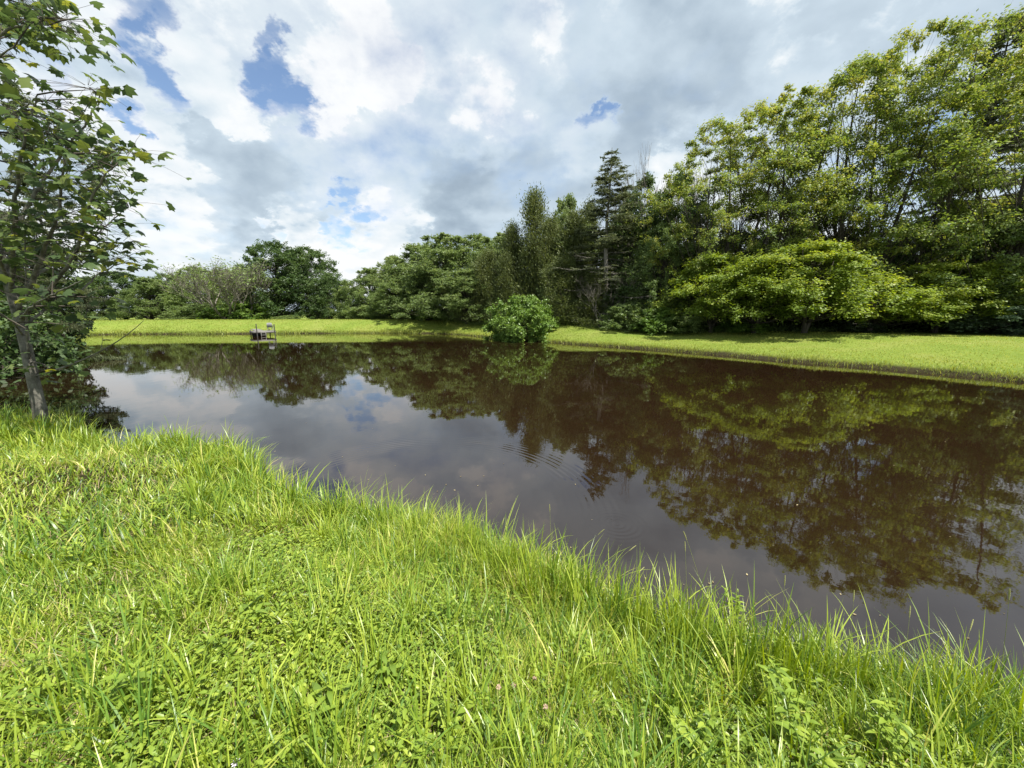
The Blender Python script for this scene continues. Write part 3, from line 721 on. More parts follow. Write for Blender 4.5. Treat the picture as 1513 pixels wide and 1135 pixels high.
    def inside(x, y, poly):
        c = False; n = len(poly)
        for i in range(n):
            x1, y1 = poly[i]; x2, y2 = poly[(i+1) % n]
            if (y1 > y) != (y2 > y) and x < (x2-x1)*(y-y1)/(y2-y1)+x1: c = not c
        return c
    while len(cl) < 140:
        x, y = r.uniform(-160, 250), r.uniform(120, 475)
        if not inside(x+max(0, x)*.34, y, sil): continue
        if wob(x, y, 61, .035) < -.35: continue
        cl.append((x, y, r.uniform(-1.3, 1.7)))
    topp = [(-160,-80),(70,-80),(55,0),(60,20),(80,35),(100,25),(118,45),(105,65),(70,55),(40,70),(20,92),(-20,95),(-160,100)]
    k = 0
    while k < 52:
        x, y = r.uniform(-160, 120), r.uniform(-80, 100)
        if inside(x, y, topp): cl.append((x, y, r.uniform(-1.3, .6))); k += 1
    for x, y in [(130,128),(140,132),(192,226),(182,222),(165,232),(180,358),(186,380),(170,300),(100,30),(110,45),(85,28),(68,150),(150,440),(130,455),(160,405),(100,480),(60,500),(70,545),(48,555)]:
        cl.append((x, y, r.uniform(-.9, .2)))
    allp = np.concatenate(limbs+[pp[12:]])
    LP = lobed_leaf(); nl = len(LP)
    cc, nn, uu, ss, tt = [], [], [], [], []
    for x, y, dy in cl:
        c = at_y(x, y, y0+dy)
        d2 = np.linalg.norm(allp-c, axis=1)+np.clip(allp[:, 2]-c[2], 0, 9)*1.5; s0 = allp[np.argmin(d2)]
        L_ = np.linalg.norm(c-s0)
        if L_ > .15: Tw.tube(bez(s0, s0*.6+c*.4+np.array([0, 0, .05*L_]), s0*.3+c*.7+r.normal(size=3)*.06*L_, c, 6), np.linspace(.011, .003, 6)*(1 if L_ < 1 else 1.4), 4)
        m = r.integers(8, 16)
        for j in range(m):
            o = r.normal(size=3)*np.array([.22, .22, .13]); e = c+o
            Tw.tube([c+o*.1, c+o*.6+np.array([0, 0, .02]), e], [.003, .002, .0015], 3)
            cc.append(e); n = unit(np.array([0, 0, .9])+r.normal(size=3)*.42); nn.append(n)
            uu.append(unit(o*np.array([1, 1, .3])+r.normal(size=3)*.06+np.array([0, 0, -.06]))); ss.append(r.uniform(.10, .235)); tt.append(np.clip(r.normal(.45, .17)+(.3 if r.uniform() < .06 else 0), 0, 1))
    cc = np.array(cc); nn = np.array(nn); uu = np.array(uu); ss = np.array(ss)[:, None]; tt = np.array(tt)
    uu = unit(uu-nn*np.sum(uu*nn, -1, keepdims=True)); vv = np.cross(nn, uu); K = len(cc)
    ctr = cc+uu*ss*.1
    ring = cc[:, None, :]+ss[:, :, None]*((LP[None, :, 0, None]+.1)*uu[:, None, :]+LP[None, :, 1, None]*1.05*vv[:, None, :])
    droop = -(np.linalg.norm(LP, axis=1)**2)[None, :, None]*ss[:, :, None]*.9*nn[:, None, :]
    ring = ring+droop*r.uniform(.2, 1.4, K)[:, None, None]
    v = np.concatenate([ctr[:, None, :], ring], 1).reshape(-1, 3)
    base = np.arange(K)[:, None]*(nl+1); i = np.arange(nl)
    f = np.stack([np.broadcast_to(base, (K, nl)), base+1+i, base+1+(i+1) % nl], -1)
    Lf.add(v, f, 3, np.repeat(tt, nl+1))
    e = bpy.data.objects.new('maple_tree', None); COL.objects.link(e); e.location = (b[0], b[1], gz)
    tag(e, 'near maple with leaning grey trunk and large lobed leaves at the left', 'maple')
    M_l = foliage_mat('large_lobed_leaf', [(0, (.035, .06, .028)), (.45, (.08, .125, .045)), (.75, (.16, .20, .05)), (1, (.32, .33, .06))], .40, .38)
    Mb = bark_mat('smooth_grey_bark', (.045, .042, .034), (.23, .22, .185), 9, 1.3)
    off = np.array([b[0], b[1], gz])
    for G in (Wd, Tw, Lf): G.v = [q-off for q in G.v]
    link('trunk', Wd.build('trunk', Mb, True), e)
    c = link('crown', Lf.build('crown', M_l), e)
    link('twig', Tw.build('twig', M_barkd), c)
near_maple()

# ------------------------------------------------------------------ dock
def dock():
    M_wood = plain_mat('weathered_grey_wood', (.10, .095, .09), (.24, .225, .21), 9, .8, (1, 8, 8))
    M_wd = plain_mat('dark_wood', (.03, .028, .026), (.075, .07, .066), 9, .8)  # darker wood for posts, joists and the board below the deck
    c = on_z(385.5, 496.5, 0); X0, Y0 = c[0], c[1]+.3
    e = bpy.data.objects.new('dock', None); COL.objects.link(e); e.location = (X0, Y0, 0); e.rotation_euler = (0, 0, math.radians(44)); e.scale = (.72, .72, .86)
    tag(e, 'small grey weathered wooden dock with tall posts and ladder', 'dock')
    G = Geo()
    for i in range(15): G.box((0, -1.05+i*.15, .47), (2.35, .138, .035))
    link('deck', G.build('deck', M_wood), e)
    G = Geo(); G.box((0, -1.13, .40), (2.3, .05, .16)); G.box((0, 1.13, .40), (2.3, .05, .16)); G.box((-1.13, 0, .40), (.05, 2.2, .16)); G.box((1.13, 0, .40), (.05, 2.2, .16))
    link('frame', G.build('frame', M_wood), e)
    G = Geo()
    for x in (-.6, 0, .6): G.box((x, 0, .35), (.05, 2.1, .16))
    link('joist', G.build('joist', M_wd), e)
    for x, y, h in [(-.82, -1.21, 1.22), (1.02, -1.21, 1.15), (-1.02, 1.21, .55), (1.02, 1.21, .6)]:
        G = Geo(); G.tube([(x, y, -.9), (x, y, h)], .055, 8); G.tube([(x, y, h), (x, y, h+.03)], [.055, .001], 8)
        link('post', G.build('post', M_wd), e)
    G = Geo()
    for x in (-.42, .06): G.box((x, -1.23, .12), (.06, .06, .78))
    for z in (-.1, .12, .33): G.box((-.18, -1.23, z), (.42, .04, .05))
    link('ladder', G.build('ladder', M_wood), e)
    G = Geo(); G.box((-.2, .95, .12), (1.5, .04, .5)); link('skirt_board', G.build('skirt_board', M_wd), e)
    # walkway to the bank
    G = Geo()
    for i in range(18): G.box((-.1, 1.2+i*.15, .47+i*.006), (.9, .138, .03))
    link('gangway', G.build('gangway', M_wood), e)
    # chair, its back to the pond
    ch = bpy.data.objects.new('chair', None); COL.objects.link(ch)
    a = math.radians(44); lx, ly = .50, -.50
    ch.location = (X0+lx*math.cos(a)-ly*math.sin(a), Y0+lx*math.sin(a)+ly*math.cos(a), .419); ch.rotation_euler = (0, 0, math.radians(200)); ch.scale = (.85, .85, .85)
    tag(ch, 'grey plastic chair standing on the dock corner', 'chair')
    Mc = plain_mat('grey_plastic', (.16, .16, .18), (.22, .22, .24), 4, .5)
    G = Geo(); G.box((0, 0, .38), (.46, .44, .04)); link('seat', G.build('seat', Mc), ch)
    G = Geo()
    for i in range(7):
        x = -.2+i*.0667; hh = .34+.10*math.cos(x*4.5); G.box((x, .23+.0*i, .40+hh/2), (.056, .03, hh))
    link('backrest', G.build('backrest', Mc), ch)
    for sx in (-1, 1):
        G = Geo(); G.box((sx*.25, .0, .58), (.06, .46, .03)); link('armrest', G.build('armrest', Mc), ch)
        for sy in (-1, 1):
            G = Geo(); G.tube([(sx*.22, sy*.2, 0), (sx*.21, sy*.19, .565 if sy < 0 else .38)], .022, 6); link('leg', G.build('leg', Mc), ch)
dock()

# ------------------------------------------------------------------ house glimpsed through the trees
def house():
    m, nt = mat_new('red_brick'); N, L = nt.nodes, nt.links
    tc = N.new('ShaderNodeTexCoord'); mp = N.new('ShaderNodeMapping'); L.new(tc.outputs['Object'], mp.inputs[0]); mp.inputs['Rotation'].default_value = (math.pi/2, 0, 0)
    br = N.new('ShaderNodeTexBrick'); L.new(mp.outputs[0], br.inputs[0]); br.inputs['Scale'].default_value = 4.0
    br.inputs['Color1'].default_value = (.33, .12, .08, 1); br.inputs['Color2'].default_value = (.42, .19, .13, 1); br.inputs['Mortar'].default_value = (.4, .37, .33, 1)
    pb = N.new('ShaderNodeBsdfPrincipled'); L.new(br.outputs[0], pb.inputs[0]); pb.inputs['Roughness'].default_value = .9
    o = N.new('ShaderNodeOutputMaterial'); L.new(pb.outputs[0], o.inputs[0])
    Mw = plain_mat('white_trim', (.7, .7, .68), (.8, .8, .78), 3, .6); Mr = plain_mat('grey_shingle', (.12, .12, .13), (.22, .21, .21), 12, .9)
    Mg = plain_mat('window_glass', (.03, .04, .05), (.05, .06, .08), 2, .1)
    c = at_y(1095, 440, 52); gz = float(ground_z(np.array([c[0]]), np.array([52.]))[0])
    e = bpy.data.objects.new('house', None); COL.objects.link(e); e.location = (c[0], 52, gz); e.rotation_euler = (0, 0, math.radians(-12))
    tag(e, 'red brick house with white trim glimpsed through the crabapple leaves', 'house')
    G = Geo(); G.box((0, 0, 2.9), (13, 8, 6.0)); link('wall', G.build('wall', m), e)
    G = Geo(); G.add([(-7, -4.5, 5.9), (7, -4.5, 5.9), (7, 4.5, 5.9), (-7, 4.5, 5.9), (-7, 0, 8.6), (7, 0, 8.6)], [0, 1, 5, 4, 2, 3, 4, 5, 0, 3, 2, 1], 4); G.add([(-7, -4.5, 5.9), (-7, 0, 8.6), (-7, 4.5, 5.9), (7, -4.5, 5.9), (7, 4.5, 5.9), (7, 0, 8.6)], [0, 1, 2, 3, 4, 5], 3)
    link('roof', G.build('roof', Mr), e)
    G = Geo(); G.box((0, -4.55, 5.85), (14, .1, .22)); link('gutter', G.build('gutter', Mw), e)
    for x in (-5, -2.5, 0, 2.5, 5):
        for z in (1.7, 4.4):
            if x == 0 and z < 2: continue
            G = Geo(); G.box((x, -4.01, z), (1.0, .06, 1.4)); wd = link('window', G.build('window', Mg), e)
            G = Geo()
            for dx in (-.52, .52): G.box((x+dx, -4.03, z), (.1, .08, 1.6))
            for dz in (-.75, 0, .75): G.box((x, -4.035, z+dz), (.94, .08, .08))
            link('frame', G.build('frame', Mw), wd)
    G = Geo(); G.box((0, -4.03, 1.1), (1.1, .08, 2.2)); link('door', G.build('door', Mw), e)
house()

# ------------------------------------------------------------------ grass and ground cover
def blades(x, y, z, hgt, wid, yaw, bend, tint, seg=3, twist=None, straight=.0):
    """curved tapering blades, one strip each"""
    k = len(x); t = np.linspace(0, 1, seg+1)[None, :]
    ang = bend[:, None]*t                      # bending angle grows along the blade
    dl = hgt[:, None]/seg
    hx = np.cumsum(np.sin(ang)*dl, 1)-np.sin(ang[:, :1])*dl; hz = np.cumsum(np.cos(ang)*dl, 1)-np.cos(ang[:, :1])*dl
    cx = x[:, None]+hx*np.cos(yaw)[:, None]; cy = y[:, None]+hx*np.sin(yaw)[:, None]; cz = z[:, None]+hz
    tw = yaw+math.pi/2+(twist if twist is not None else 0)
    w = wid[:, None]*.5*np.array([.75]+[1-.8*(q/seg)**2.2 for q in range(1, seg)])[None, :]
    px, py = np.cos(tw)[:, None], np.sin(tw)[:, None]
    L_ = np.stack([cx[:, :-1]-px*w, cy[:, :-1]-py*w, cz[:, :-1]], -1); R_ = np.stack([cx[:, :-1]+px*w, cy[:, :-1]+py*w, cz[:, :-1]], -1)
    tip = np.stack([cx[:, -1], cy[:, -1], cz[:, -1]], -1)[:, None, :]
    v = np.concatenate([np.stack([L_, R_], 2).reshape(k, 2*seg, 3), tip], 1); nv = 2*seg+1
    q = np.array([[2*i, 2*i+1, 2*i+3, 2*i+2] for i in range(seg-1)]).reshape(-1)
    b = np.arange(k)[:, None]*nv
    fq = (b+q[None, :]).ravel(); ft = (b+np.array([2*seg-2, 2*seg-1, 2*seg])[None, :]).ravel()
    return v.reshape(-1, 3), fq, ft, np.repeat(tint, nv)
def add_blades(G, *a, **k):
    v, fq, ft, t = blades(*a, **k)
    n0 = G.n; G.add(v, fq, 4, t)
    G.f.append(ft+n0); G.z.append(np.full(len(ft)//3, 3))
def scatter_view(r, n, dmin, dmax, xlo=-900, xhi=2413, pw=1.0):
    """random ground points on the near bank inside a wide wedge ahead of the path"""
    a0, a1 = math.atan2(xlo-W0/2, F), math.atan2(xhi-W0/2, F)
    a = r.uniform(a0, a1, n); rad = (r.uniform(dmin**pw, dmax**pw, n))**(1/pw)
    return np.sin(a)*rad, np.cos(a)*rad
def near_pts(r, n, dmin, dmax, d0=-.03, pw=1.0, fn=None):
    x, y = scatter_view(r, n, dmin, dmax, pw=pw); d = sdist(x, y)
    ok = (d > d0) & (x > -13.5) & (x < 8)
    if fn is not None: ok &= fn(x, y, d, r)
    x, y, d = x[ok], y[ok], d[ok]
    return x, y, ground_z(x, y, d), d
M_grass = foliage_mat('grass_blade', [(0, (.055, .115, .028)), (.3, (.115, .215, .03)), (.55, (.235, .32, .035)), (.8, (.345, .42, .055)), (1, (.55, .50, .17))], .30, .38, 0, 0, .5)
M_lawn = foliage_mat('lawn_grass', [(0, (.11, .14, .035)), (.3, (.17, .22, .04)), (.55, (.26, .30, .055)), (.8, (.38, .39, .09)), (1, (.50, .46, .17))], .35, .5, 0, 0, .3)
M_weed = foliage_mat('weed_leaf', [(0, (.07, .13, .03)), (.5, (.20, .29, .035)), (1, (.38, .44, .065))], .30, .42, 0, 0, .4)
M_straw = foliage_mat('dry_straw', [(0, (.13, .09, .045)), (1, (.44, .37, .20))], .15, .7)
def weedy(x, y, d):
    return sm((wob(x, y, 71, 2.3)+.35*wob(x, y, 72, 7)+.25*(np.hypot(x, y) < 2.6)-.05)/.45)*sm((d-.35)/.5)*(1-sm((np.hypot(x, y)-3.6)/1.6))
def near_grass():
    r = np.random.default_rng(101)
    G = Geo()
    # fine turf, dense: two distance bands
    for n, a, b, wd, hs in ((150000, .45, 3.6, .0055, 1.0), (120000, 3.4, 13.5, .010, 1.15)):
        x, y, z, d = near_pts(r, n, a, b)
        keep = r.uniform(size=len(x)) < 1-.80*weedy(x, y, d); x, y, z, d = x[keep], y[keep], z[keep], d[keep]
        patch = wob(x, y, 11, 1.6)-.9*weedy(x, y, d); p2 = wob(x, y, 12, 4.5)
        edge = np.exp(-np.clip(d, 0, 9)/.35)
        hh = (.165+.07*np.clip(patch, -1, 1)+.05*p2+.14*edge)*hs*r.uniform(.45, 1.4, len(x))
        hh = np.clip(hh, .06 if a < 1 else .12, .5)
        yaw = r.uniform(0, 6.283, len(x))*.8+wob(x, y, 13, 1.1)*2.2
        add_blades(G, x, y, z-.01, hh, wd*r.uniform(.6, 1.5, len(x)), yaw, r.uniform(.25, 1.9, len(x)), np.clip(.50+.15*p2+.12*wob(x, y, 14, .8)+r.normal(size=len(x))*.22, 0, 1), seg=3, twist=r.uniform(-.9, .9, len(x)))
    link_ = link('turf_grass', G.build('turf_grass', M_grass)); tag(link_, 'bright green rough grass covering the near bank', 'grass', None, 'stuff')
    # tussocks of longer grass
    G = Geo()
    x0, y0, z0, d0 = near_pts(r, 2600, .9, 11, pw=1.2, fn=lambda x, y, d, r: (d < .75) | (wob(x, y, 21, 1.3) > .15))
    for i in range(len(x0)):
        far = math.hypot(x0[i], y0[i]); k = int(r.integers(14, 42)); rr = r.uniform(.04, .13)
        a = r.uniform(0, 6.283, k); q = rr*np.sqrt(r.uniform(0, 1, k))
        edge = math.exp(-max(d0[i], 0)/.4); Ht = r.uniform(.22, .38)+.18*edge*r.uniform(.4, 1)
        yaw = a+r.normal(size=k)*.5
        xx = x0[i]+np.cos(a)*q; yy = y0[i]+np.sin(a)*q
        c = np.clip(.5+r.normal()*.14, .1, .9)
        add_blades(G, xx, yy, np.full(k, z0[i]-.02), Ht*r.uniform(.55, 1.2, k), r.uniform(.005, .011, k)*(1 if far < 4 else 1.6), yaw, r.uniform(.1, 1.5, k)**1.0, np.clip(c+r.normal(size=k)*.11, 0, 1), seg=5, twist=r.uniform(-.6, .6, k))
    tag(link('grass_tussocks', G.build('grass_tussocks', M_grass)), 'longer tufted grass along the near water edge', 'grass', None, 'stuff')
    # broad upright sedge at the margin
    G = Geo()
    x0, y0, z0, d0 = near_pts(r, 5200, 1.2, 10, d0=-.12, fn=lambda x, y, d, r: (d < .38) & ((x > -1.2) | (r.uniform(size=len(x)) < .4)))
    for i in range(len(x0)):
        far = math.hypot(x0[i], y0[i]); k = int(r.integers(4, 10)); a = r.uniform(0, 6.283, k)
        Ht = r.uniform(.28, .54)*(1.0 if x0[i] > -.5 else .75)
        add_blades(G, x0[i]+np.cos(a)*.02, y0[i]+np.sin(a)*.02, np.full(k, max(z0[i], -.05)-.02), Ht*r.uniform(.6, 1.15, k), r.uniform(.006, .013, k), a+r.normal(size=k)*.4, r.uniform(.05, .75, k), np.clip(.55+r.normal()*.1+r.normal(size=k)*.08, 0, 1), seg=5, twist=r.uniform(-.5, .5, k))
    tag(link('margin_sedge', G.build('margin_sedge', M_grass)), 'upright broad bladed sedge standing along the near waterline', 'sedge', None, 'stuff')
    G = Geo()
    x, y, z, d = near_pts(r, 9000, 1.2, 11, d0=-.08, fn=lambda x, y, d, r: d < .25)
    k = len(x); e_ = 2e-2; gxn = (sdist(x+e_, y)-d)/e_; gyn = (sdist(x, y+e_)-d)/e_
    add_blades(G, x, y, np.maximum(z, -.03)-.01, r.uniform(.35, .62, k), r.uniform(.004, .009, k)*np.clip(np.hypot(x, y)/3.5, 1, 2), np.arctan2(-gyn, -gxn)+r.normal(size=k)*.9, r.uniform(.25, 1.9, k), np.clip(.6+r.normal(size=k)*.16, 0, 1), seg=6, twist=r.uniform(-.6, .6, k))
    tag(link('overhanging_blades', G.build('overhanging_blades', M_grass)), 'long loose grass blades arching over the near waterline', 'grass', None, 'stuff')
    # dry straw lying low
    G = Geo()
    x, y, z, d = near_pts(r, 38000, .45, 7, d0=.05)
    add_blades(G, x, y, z+r.uniform(0, .05, len(x)), r.uniform(.04, .16, len(x)), r.uniform(.0025, .005, len(x)), r.uniform(0, 6.283, len(x)), r.uniform(1.1, 2.2, len(x)), r.uniform(0, 1, len(x)), seg=3)
    tag(link('dry_straw', G.build('dry_straw', M_straw)), 'dry tan straw lying under the near grass', 'straw', None, 'stuff')
    # low broad leaved ground cover: clover and weed leaves
    G = Geo()
    for n, a, b, sc_ in ((150000, .45, 3.4, 1.0), (40000, 3.2, 8.5, 1.5)):
        x, y, z, d = near_pts(r, n, a, b, d0=.03, fn=lambda x, y, d, r: r.uniform(size=len(x)) < np.clip(.12+1.0*weedy(x, y, d), .04, 1))
        k = len(x); hgt = r.uniform(.015, .15, k)*(1+.4*wob(x, y, 32, 3))
        c = np.stack([x, y, z+hgt], -1); n_ = unit(np.array([0, 0, 1.0])+r.normal(size=(k, 3))*.45); u = rnd_dirs(r, k)
        u = unit(u-n_*np.sum(u*n_, -1, keepdims=True)); v = np.cross(n_, u); s = (r.uniform(.012, .034, k)*sc_)[:, None]; wr = r.uniform(.38, .75, k)[:, None]
        P_ = [c-u*s*.5, c-u*s*.15+v*s*wr*.45+n_*s*.12, c+u*s*.25+v*s*wr*.36+n_*s*.10, c+u*s*.55-n_*s*.08, c+u*s*.25-v*s*wr*.36+n_*s*.10, c-u*s*.15-v*s*wr*.45+n_*s*.12]
        vv = np.stack(P_, 1).reshape(-1, 3); base = np.arange(k)[:, None]*6
        G.add(vv, (base+np.array([0, 1, 2, 3])[None, :]).ravel(), 4, np.repeat(np.clip(.5+.15*wob(x, y, 33, 3)+r.normal(size=k)*.17, 0, 1), 6))
        n0 = G.n-len(vv); G.f.append((base+n0+np.array([0, 3, 4, 5])[None, :]).ravel()); G.z.append(np.full(k, 4))
    tag(link('clover_cover', G.build('clover_cover', M_weed)), 'low clover and small weed leaves among the near grass', 'ground cover', None, 'stuff')
near_grass()

def leafy_geo(r, Ht, nlv, ll, wr, whorl=2, droop=.5, lean=.15, G=None, S=None, at=(0, 0, 0)):
    """an upright stem with lance shaped leaves"""
    at = np.array(at, float); a0 = r.uniform(0, 6.28); ld = np.array([math.cos(a0), math.sin(a0), 0])*lean*Ht
    pts = bez(at, at+[0, 0, Ht*.4], at+ld*.5+[0, 0, Ht*.75], at+ld+[0, 0, Ht], 7); S.tube(pts, np.linspace(.0032, .0014, 7), 4, .5)
    for i in range(nlv):
        f = .12+.88*(i//whorl+1)/(nlv/whorl); f = min(f, 1); j = f*6; i0 = min(int(j), 5); b = pts[i0]+(pts[i0+1]-pts[i0])*(j-i0)
        a = (i % whorl)*6.283/whorl+(i//whorl)*1.57+r.normal()*.25+a0
        L_ = ll*(1.1-.55*abs(f-.55))*r.uniform(.75, 1.15)*(.55 if f > .97 else 1); el = r.uniform(.35, .75)+(.5 if f > .9 else 0)
        d = np.array([math.cos(a)*math.cos(el), math.sin(a)*math.cos(el), math.sin(el)]); sd_ = np.array([-math.sin(a), math.cos(a), 0]); n_ = np.cross(d, sd_)
        if n_[2] < 0: n_ = -n_
        pr = []; 
        for q, w in ((0, .12), (.22, .8), (.45, 1.0), (.72, .62), (1.0, 0)):
            c = b+d*L_*q-np.array([0, 0, 1])*droop*L_*q*q
            if w > 0: pr += [c-sd_*L_*wr*w*.5+n_*L_*wr*w*.14, c, c+sd_*L_*wr*w*.5+n_*L_*wr*w*.14]
            else: pr += [c]
        f_ = []
        for q in range(3): f_ += [3*q, 3*q+1, 3*q+4, 3*q+3, 3*q+1, 3*q+2, 3*q+5, 3*q+4]
        n0 = G.n; tv = np.clip(.5+r.normal()*.15, 0, 1); G.add(pr, f_, 4, tv); G.f.append(np.array([9, 10, 12, 10, 11, 12])+n0); G.z.append(np.array([3, 3]))
def weeds():
    r = np.random.default_rng(202)
    # many small leafy stems nobody could count
    G, S = Geo(), Geo()
    x, y, z, d = near_pts(r, 4200, .6, 7, d0=.08, fn=lambda x, y, d, r: r.uniform(size=len(x)) < .15+.85*weedy(x, y, d))
    for i in range(len(x)):
        leafy_geo(r, r.uniform(.10, .26), int(r.integers(5, 9))*2, r.uniform(.028, .055), r.uniform(.26, .42), 2, .4, .25, G, S, (x[i], y[i], z[i]-.01))
    m = G.build('leafy_weeds', M_weed)
    tag(link('leafy_weeds', m), 'small leafy weed stems mixed into the near grass', 'weeds', None, 'stuff')
    tag(link('weed_stems', S.build('weed_stems', M_weed)), 'thin stems of the small weeds in the near grass', 'weeds', None, 'stuff')
    # larger single plants that stand out
    big = [(372,935,.24,.075,.30,'leafy weed with bright broad leaves left of centre in the foreground'),(192,1075,.26,.11,.22,'long leaved weed low at the left of the foreground'),(548,1035,.22,.07,.36,'rounded leafy weed near the bottom centre'),
           (1132,1050,.34,.085,.26,'tall leafy weed standing in front of the sedge at the right'),(1185,1120,.24,.07,.30,'leafy weed at the bottom edge right of centre'),(1010,1120,.20,.06,.45,'short weed with wide leaves at the bottom edge'),(700,1110,.15,.06,.6,'small round leaved weed at the bottom centre'),
           (860,985,.22,.055,.34,'narrow leafy weed behind the clover flowers'),(95,1030,.2,.08,.24,'grey green weed at the left bottom corner'),(470,1100,.2,.09,.25,'drooping weed at the bottom left of centre'),(1300,1100,.24,.07,.3,'weed beside the dry straw patch at the right'),
           (640,900,.24,.055,.28,'upright weed among the long grass at the centre'),(255,760,.26,.08,.26,'dark leafed weed in the left grass near the bump of shore'),(1080,930,.28,.06,.3,'leafy weed close to the waterline at the right')]
    for px, py, Ht, ll, wr, lb in big:
        c = on_z(px, py, .52); gz = float(ground_z(np.array([c[0]]), np.array([c[1]]))[0]); c = on_z(px, py, gz)
        e = bpy.data.objects.new('leafy_weed', None); COL.objects.link(e); e.location = (c[0], c[1], gz); tag(e, lb, 'weed', 'larger leafy weeds in the foreground')
        for s_ in range(int(r.integers(2, 5))):
            G, S = Geo(), Geo(); o = r.normal(size=2)*.035
            leafy_geo(r, Ht*r.uniform(.75, 1.1), 14, ll, wr, 2, .45, .3, G, S, (o[0], o[1], -.01))
            st = link('stem', S.build('stem', M_weed), e); link('leaves', G.build('leaves', M_weed), st)
    # seed stalks leaning out over the water
    Mst = foliage_mat('seed_stalk', G1((.10, .13, .04), (.26, .30, .09), (.40, .38, .17)), .25, .5)
    pos = [(255,668,262,625),(330,672,345,632),(395,712,398,668),(440,735,452,700),(520,770,505,718),(660,800,668,752),(735,820,745,765),(815,850,812,745),(828,860,893,782),(870,880,940,806),(905,905,952,838),
           (1015,950,1012,800),(1060,960,1010,785),(1150,985,1160,850),(1250,1005,1262,872),(1330,1030,1345,895),(1400,1045,1438,915),(1470,1060,1492,870)]
    ordn = ['first', 'second', 'third', 'fourth', 'fifth', 'sixth', 'seventh', 'eighth', 'ninth']
    for i, (bx, by, tx, ty) in enumerate(pos):
        c = on_z(bx, by, .12); dz = at_y(tx, ty, c[1]+r.uniform(-.05, .15)); gz = .05
        b = np.array([c[0], c[1], gz]); t = dz
        pts = bez(b, b*.7+t*.3+[0, 0, .10], b*.35+t*.65+[0, 0, .08], t, 10)-b
        e = bpy.data.objects.new('seed_stalk', None); COL.objects.link(e); e.location = b
        lb = ordn[i]+' thin seed stalk from the left along the near shore' if i < 9 else ordn[len(pos)-1-i]+' thin seed stalk from the right along the near shore'
        tag(e, lb, 'seed stalk', 'thin seed stalks over the water')
        S = Geo(); S.tube(pts, np.linspace(.0016, .0006, 10), 4, .5); link('stem', S.build('stem', Mst), e)
        G = Geo(); kk = np.linspace(6.6, 9, 14); i0 = np.minimum(kk.astype(int), 8); sp_ = pts[i0]+(pts[i0+1]-pts[i0])*(kk-i0)[:, None]
        sp_ = sp_[-1]+(sp_-sp_[-1])*min(1, .06/max(.01, np.linalg.norm(sp_[0]-sp_[-1])))
        G.tube(sp_, .0016+.0022*np.abs(np.sin(np.arange(14)*1.9+i))*np.sin(np.linspace(.25, 3.0, 14)), 5, .8)
        link('seed_head', G.build('seed_head', Mst), e)
    # flowers
    Mp = plain_mat('pale_lilac_petal', (.62, .55, .72), (.85, .82, .88), 60, .6); Mc = plain_mat('clover_blossom', (.42, .26, .20), (.62, .46, .38), 80, .8)
    def flower(px, py, hgt, kind, lb):
        c = on_z(px, py, .6); gz = float(ground_z(np.array([c[0]]), np.array([c[1]]))[0])
        e = bpy.data.objects.new('wild_flower', None); COL.objects.link(e); e.location = (c[0], c[1], gz); tag(e, lb, 'flower', 'small wild flowers in the near grass')
        S = Geo(); S.tube(bez(np.array([0, 0, 0.]), np.array([.005, 0, hgt*.4]), np.array([.0, .008, hgt*.7]), np.array([.01, .005, hgt]), 5), [.0015]*5, 4); link('stem', S.build('stem', M_weed), e)
        G = Geo(); n = 9 if kind == 0 else 70
        if kind == 0:
            for q in range(n):
                a = q*6.283/n; u = np.array([[math.cos(a), math.sin(a), .25]]); add_leaves(G, np.array([[.01, .005, hgt]])+u*.010, np.array([[0, 0, 1.]]), u, np.array([.012]), .45, np.array([.5]))
            G.tube([(.01, .005, hgt-.003), (.01, .005, hgt+.004)], [.005, .003], 8)
        else:
            dd = rnd_dirs(r, n); dd[:, 2] = np.abs(dd[:, 2])*1.1-.2; add_leaves(G, np.array([.01, .005, hgt])+dd*.009, unit(rnd_dirs(r, n)), dd, np.full(n, .008), .35, r.uniform(0, 1, n))
        link('petals', G.build('petals', Mp if kind == 0 else Mc), e)
    flower(347, 1152, .12, 0, 'small white and lilac wild flower at the bottom left')
    for q, (px, py) in enumerate([(733,985),(755,978),(787,960),(803,1012)]):
        flower(px, py, .15, 1, ['pinkish clover blossom leftmost of the four','pale clover blossom second from the left','pinkish clover blossom highest of the four','faded clover blossom lowest of the four'][q])
weeds()

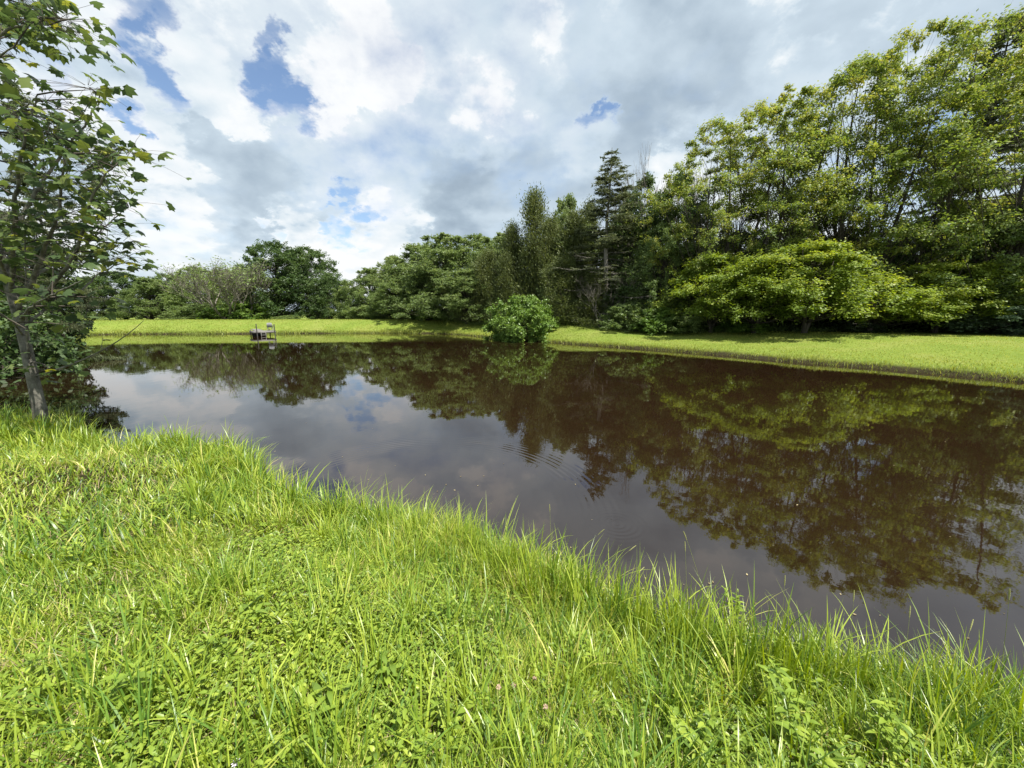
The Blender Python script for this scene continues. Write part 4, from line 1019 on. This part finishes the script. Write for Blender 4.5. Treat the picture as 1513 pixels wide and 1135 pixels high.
def far_grass():
    r = np.random.default_rng(303); G = Geo()
    def fill(n, xr, yr, fn, hmul, wbase, tb):
        x = r.uniform(xr[0], xr[1], n); y = r.uniform(yr[0], yr[1], n)
        ok = np.abs(x) < y*1.45+2; x, y = x[ok], y[ok]; d = sdist(x, y)
        ok = (d > -.10) & fn(x, y, d) & ((d > .35) | (wob(x, y, 55, 2.0)+.6*wob(x, y, 56, 6) > -.75) | (r.uniform(size=len(x)) < .12)); x, y, d = x[ok], y[ok], d[ok]; z = ground_z(x, y, d); k = len(x)
        dist = np.hypot(x, y); edge = np.exp(-np.clip(d, 0, 99)/.9)
        hh = (.07+.20*edge*np.clip(1+.7*wob(x, y, 53, 1.4)+.4*wob(x, y, 54, 4), .15, 2.2))*hmul*r.uniform(.6, 1.3, k); wd = wbase*dist/20*r.uniform(.6, 1.4, k)
        add_blades(G, x, y, z-.01, hh, wd, r.uniform(0, 6.283, k), r.uniform(.2, 1.3, k), np.clip(tb+.12*wob(x, y, 51, .7)+.12*wob(x, y, 52, .25)-.12*edge+.10*sm((x-14)/10)+r.normal(size=k)*.16, 0, 1), seg=2, twist=r.uniform(-1, 1, k))
    fill(330000, (2, 44), (9, 34), lambda x, y, d: (np.hypot(x*.8, y) > 9) & (d < 11) & (r.uniform(size=len(x)) < .35+.65*np.exp(-d/3)), 0.68, .015, .55)
    fill(300000, (-52, 16), (28, 52), lambda x, y, d: (d < 9) & (r.uniform(size=len(x)) < .3+.7*np.exp(-d/3)), 0.85, .018, .50)
    fill(60000, (-30, -6), (6, 34), lambda x, y, d: (d < 4) & (x < -11), 1.3, .02, .45)
    tag(link('far_grass', G.build('far_grass', M_lawn)), 'sunlit grass on the far and right hand banks of the pond', 'grass', None, 'stuff')
far_grass()

def undergrowth():
    r = np.random.default_rng(404); G = Geo()
    line = [(520,47),(640,43.5),(690,39),(760,35.5),(860,30.5),(940,28.2),(1030,25.6),(1100,25),(1200,24),(1330,24),(1420,23.6),(1513,22.2),(1640,20)]
    P_ = np.array([at_y(x, 490, Y)[:2] for x, Y in line])
    n = 1500; t = r.uniform(0, len(P_)-1.001, n); i = t.astype(int); q = P_[i]+(P_[i+1]-P_[i])*(t-i)[:, None]
    out = unit(q); back = np.abs(r.normal(size=n))*2.2-.3; q = q+out*back[:, None]
    gz = ground_z(q[:, 0], q[:, 1]); hh = r.uniform(.15, .75, n)*(.35+.30*np.clip(back, 0, 3))
    for k in range(n):
        m = int(60*hh[k]/.4)+20; f = r.uniform(0, 1, m)**.7; sp_ = .18+.30*hh[k]
        pc = np.stack([q[k, 0]+r.normal(size=m)*sp_, q[k, 1]+r.normal(size=m)*sp_, gz[k]+f*hh[k]], -1)
        add_leaves(G, pc, unit(rnd_dirs(r, m)+np.array([0, 0, .8])), rnd_dirs(r, m), r.uniform(.07, .16, m), .5, np.clip(.4+r.normal()*.15+r.normal(size=m)*.15, 0, 1))
    tag(link('undergrowth', G.build('undergrowth', M_mid)), 'ragged leafy undergrowth along the foot of the trees', 'undergrowth', None, 'stuff')
undergrowth()

def flotsam():
    r = np.random.default_rng(505); G = Geo()
    n = 5200; a = r.uniform(-1.0, .98, n); rad = r.uniform(1.6, 26, n); x = np.sin(a)*rad; y = np.cos(a)*rad; d = sdist(x, y)
    ok = (d < -.02) & (r.uniform(size=n) < np.exp(d/.5)*.9+.012); x, y = x[ok], y[ok]; k = len(x)
    add_leaves(G, np.stack([x, y, np.full(k, .004)+r.uniform(0, .002, k)], -1), unit(np.array([0, 0, 1.])+r.normal(size=(k, 3))*.05), rnd_dirs(r, k), r.uniform(.008, .03, k), .5, r.uniform(0, 1, k))
    tag(link('floating_leaves', G.build('floating_leaves', M_straw)), 'small dry leaf flecks floating near the pond edge', 'leaf litter', None, 'stuff')
flotsam()
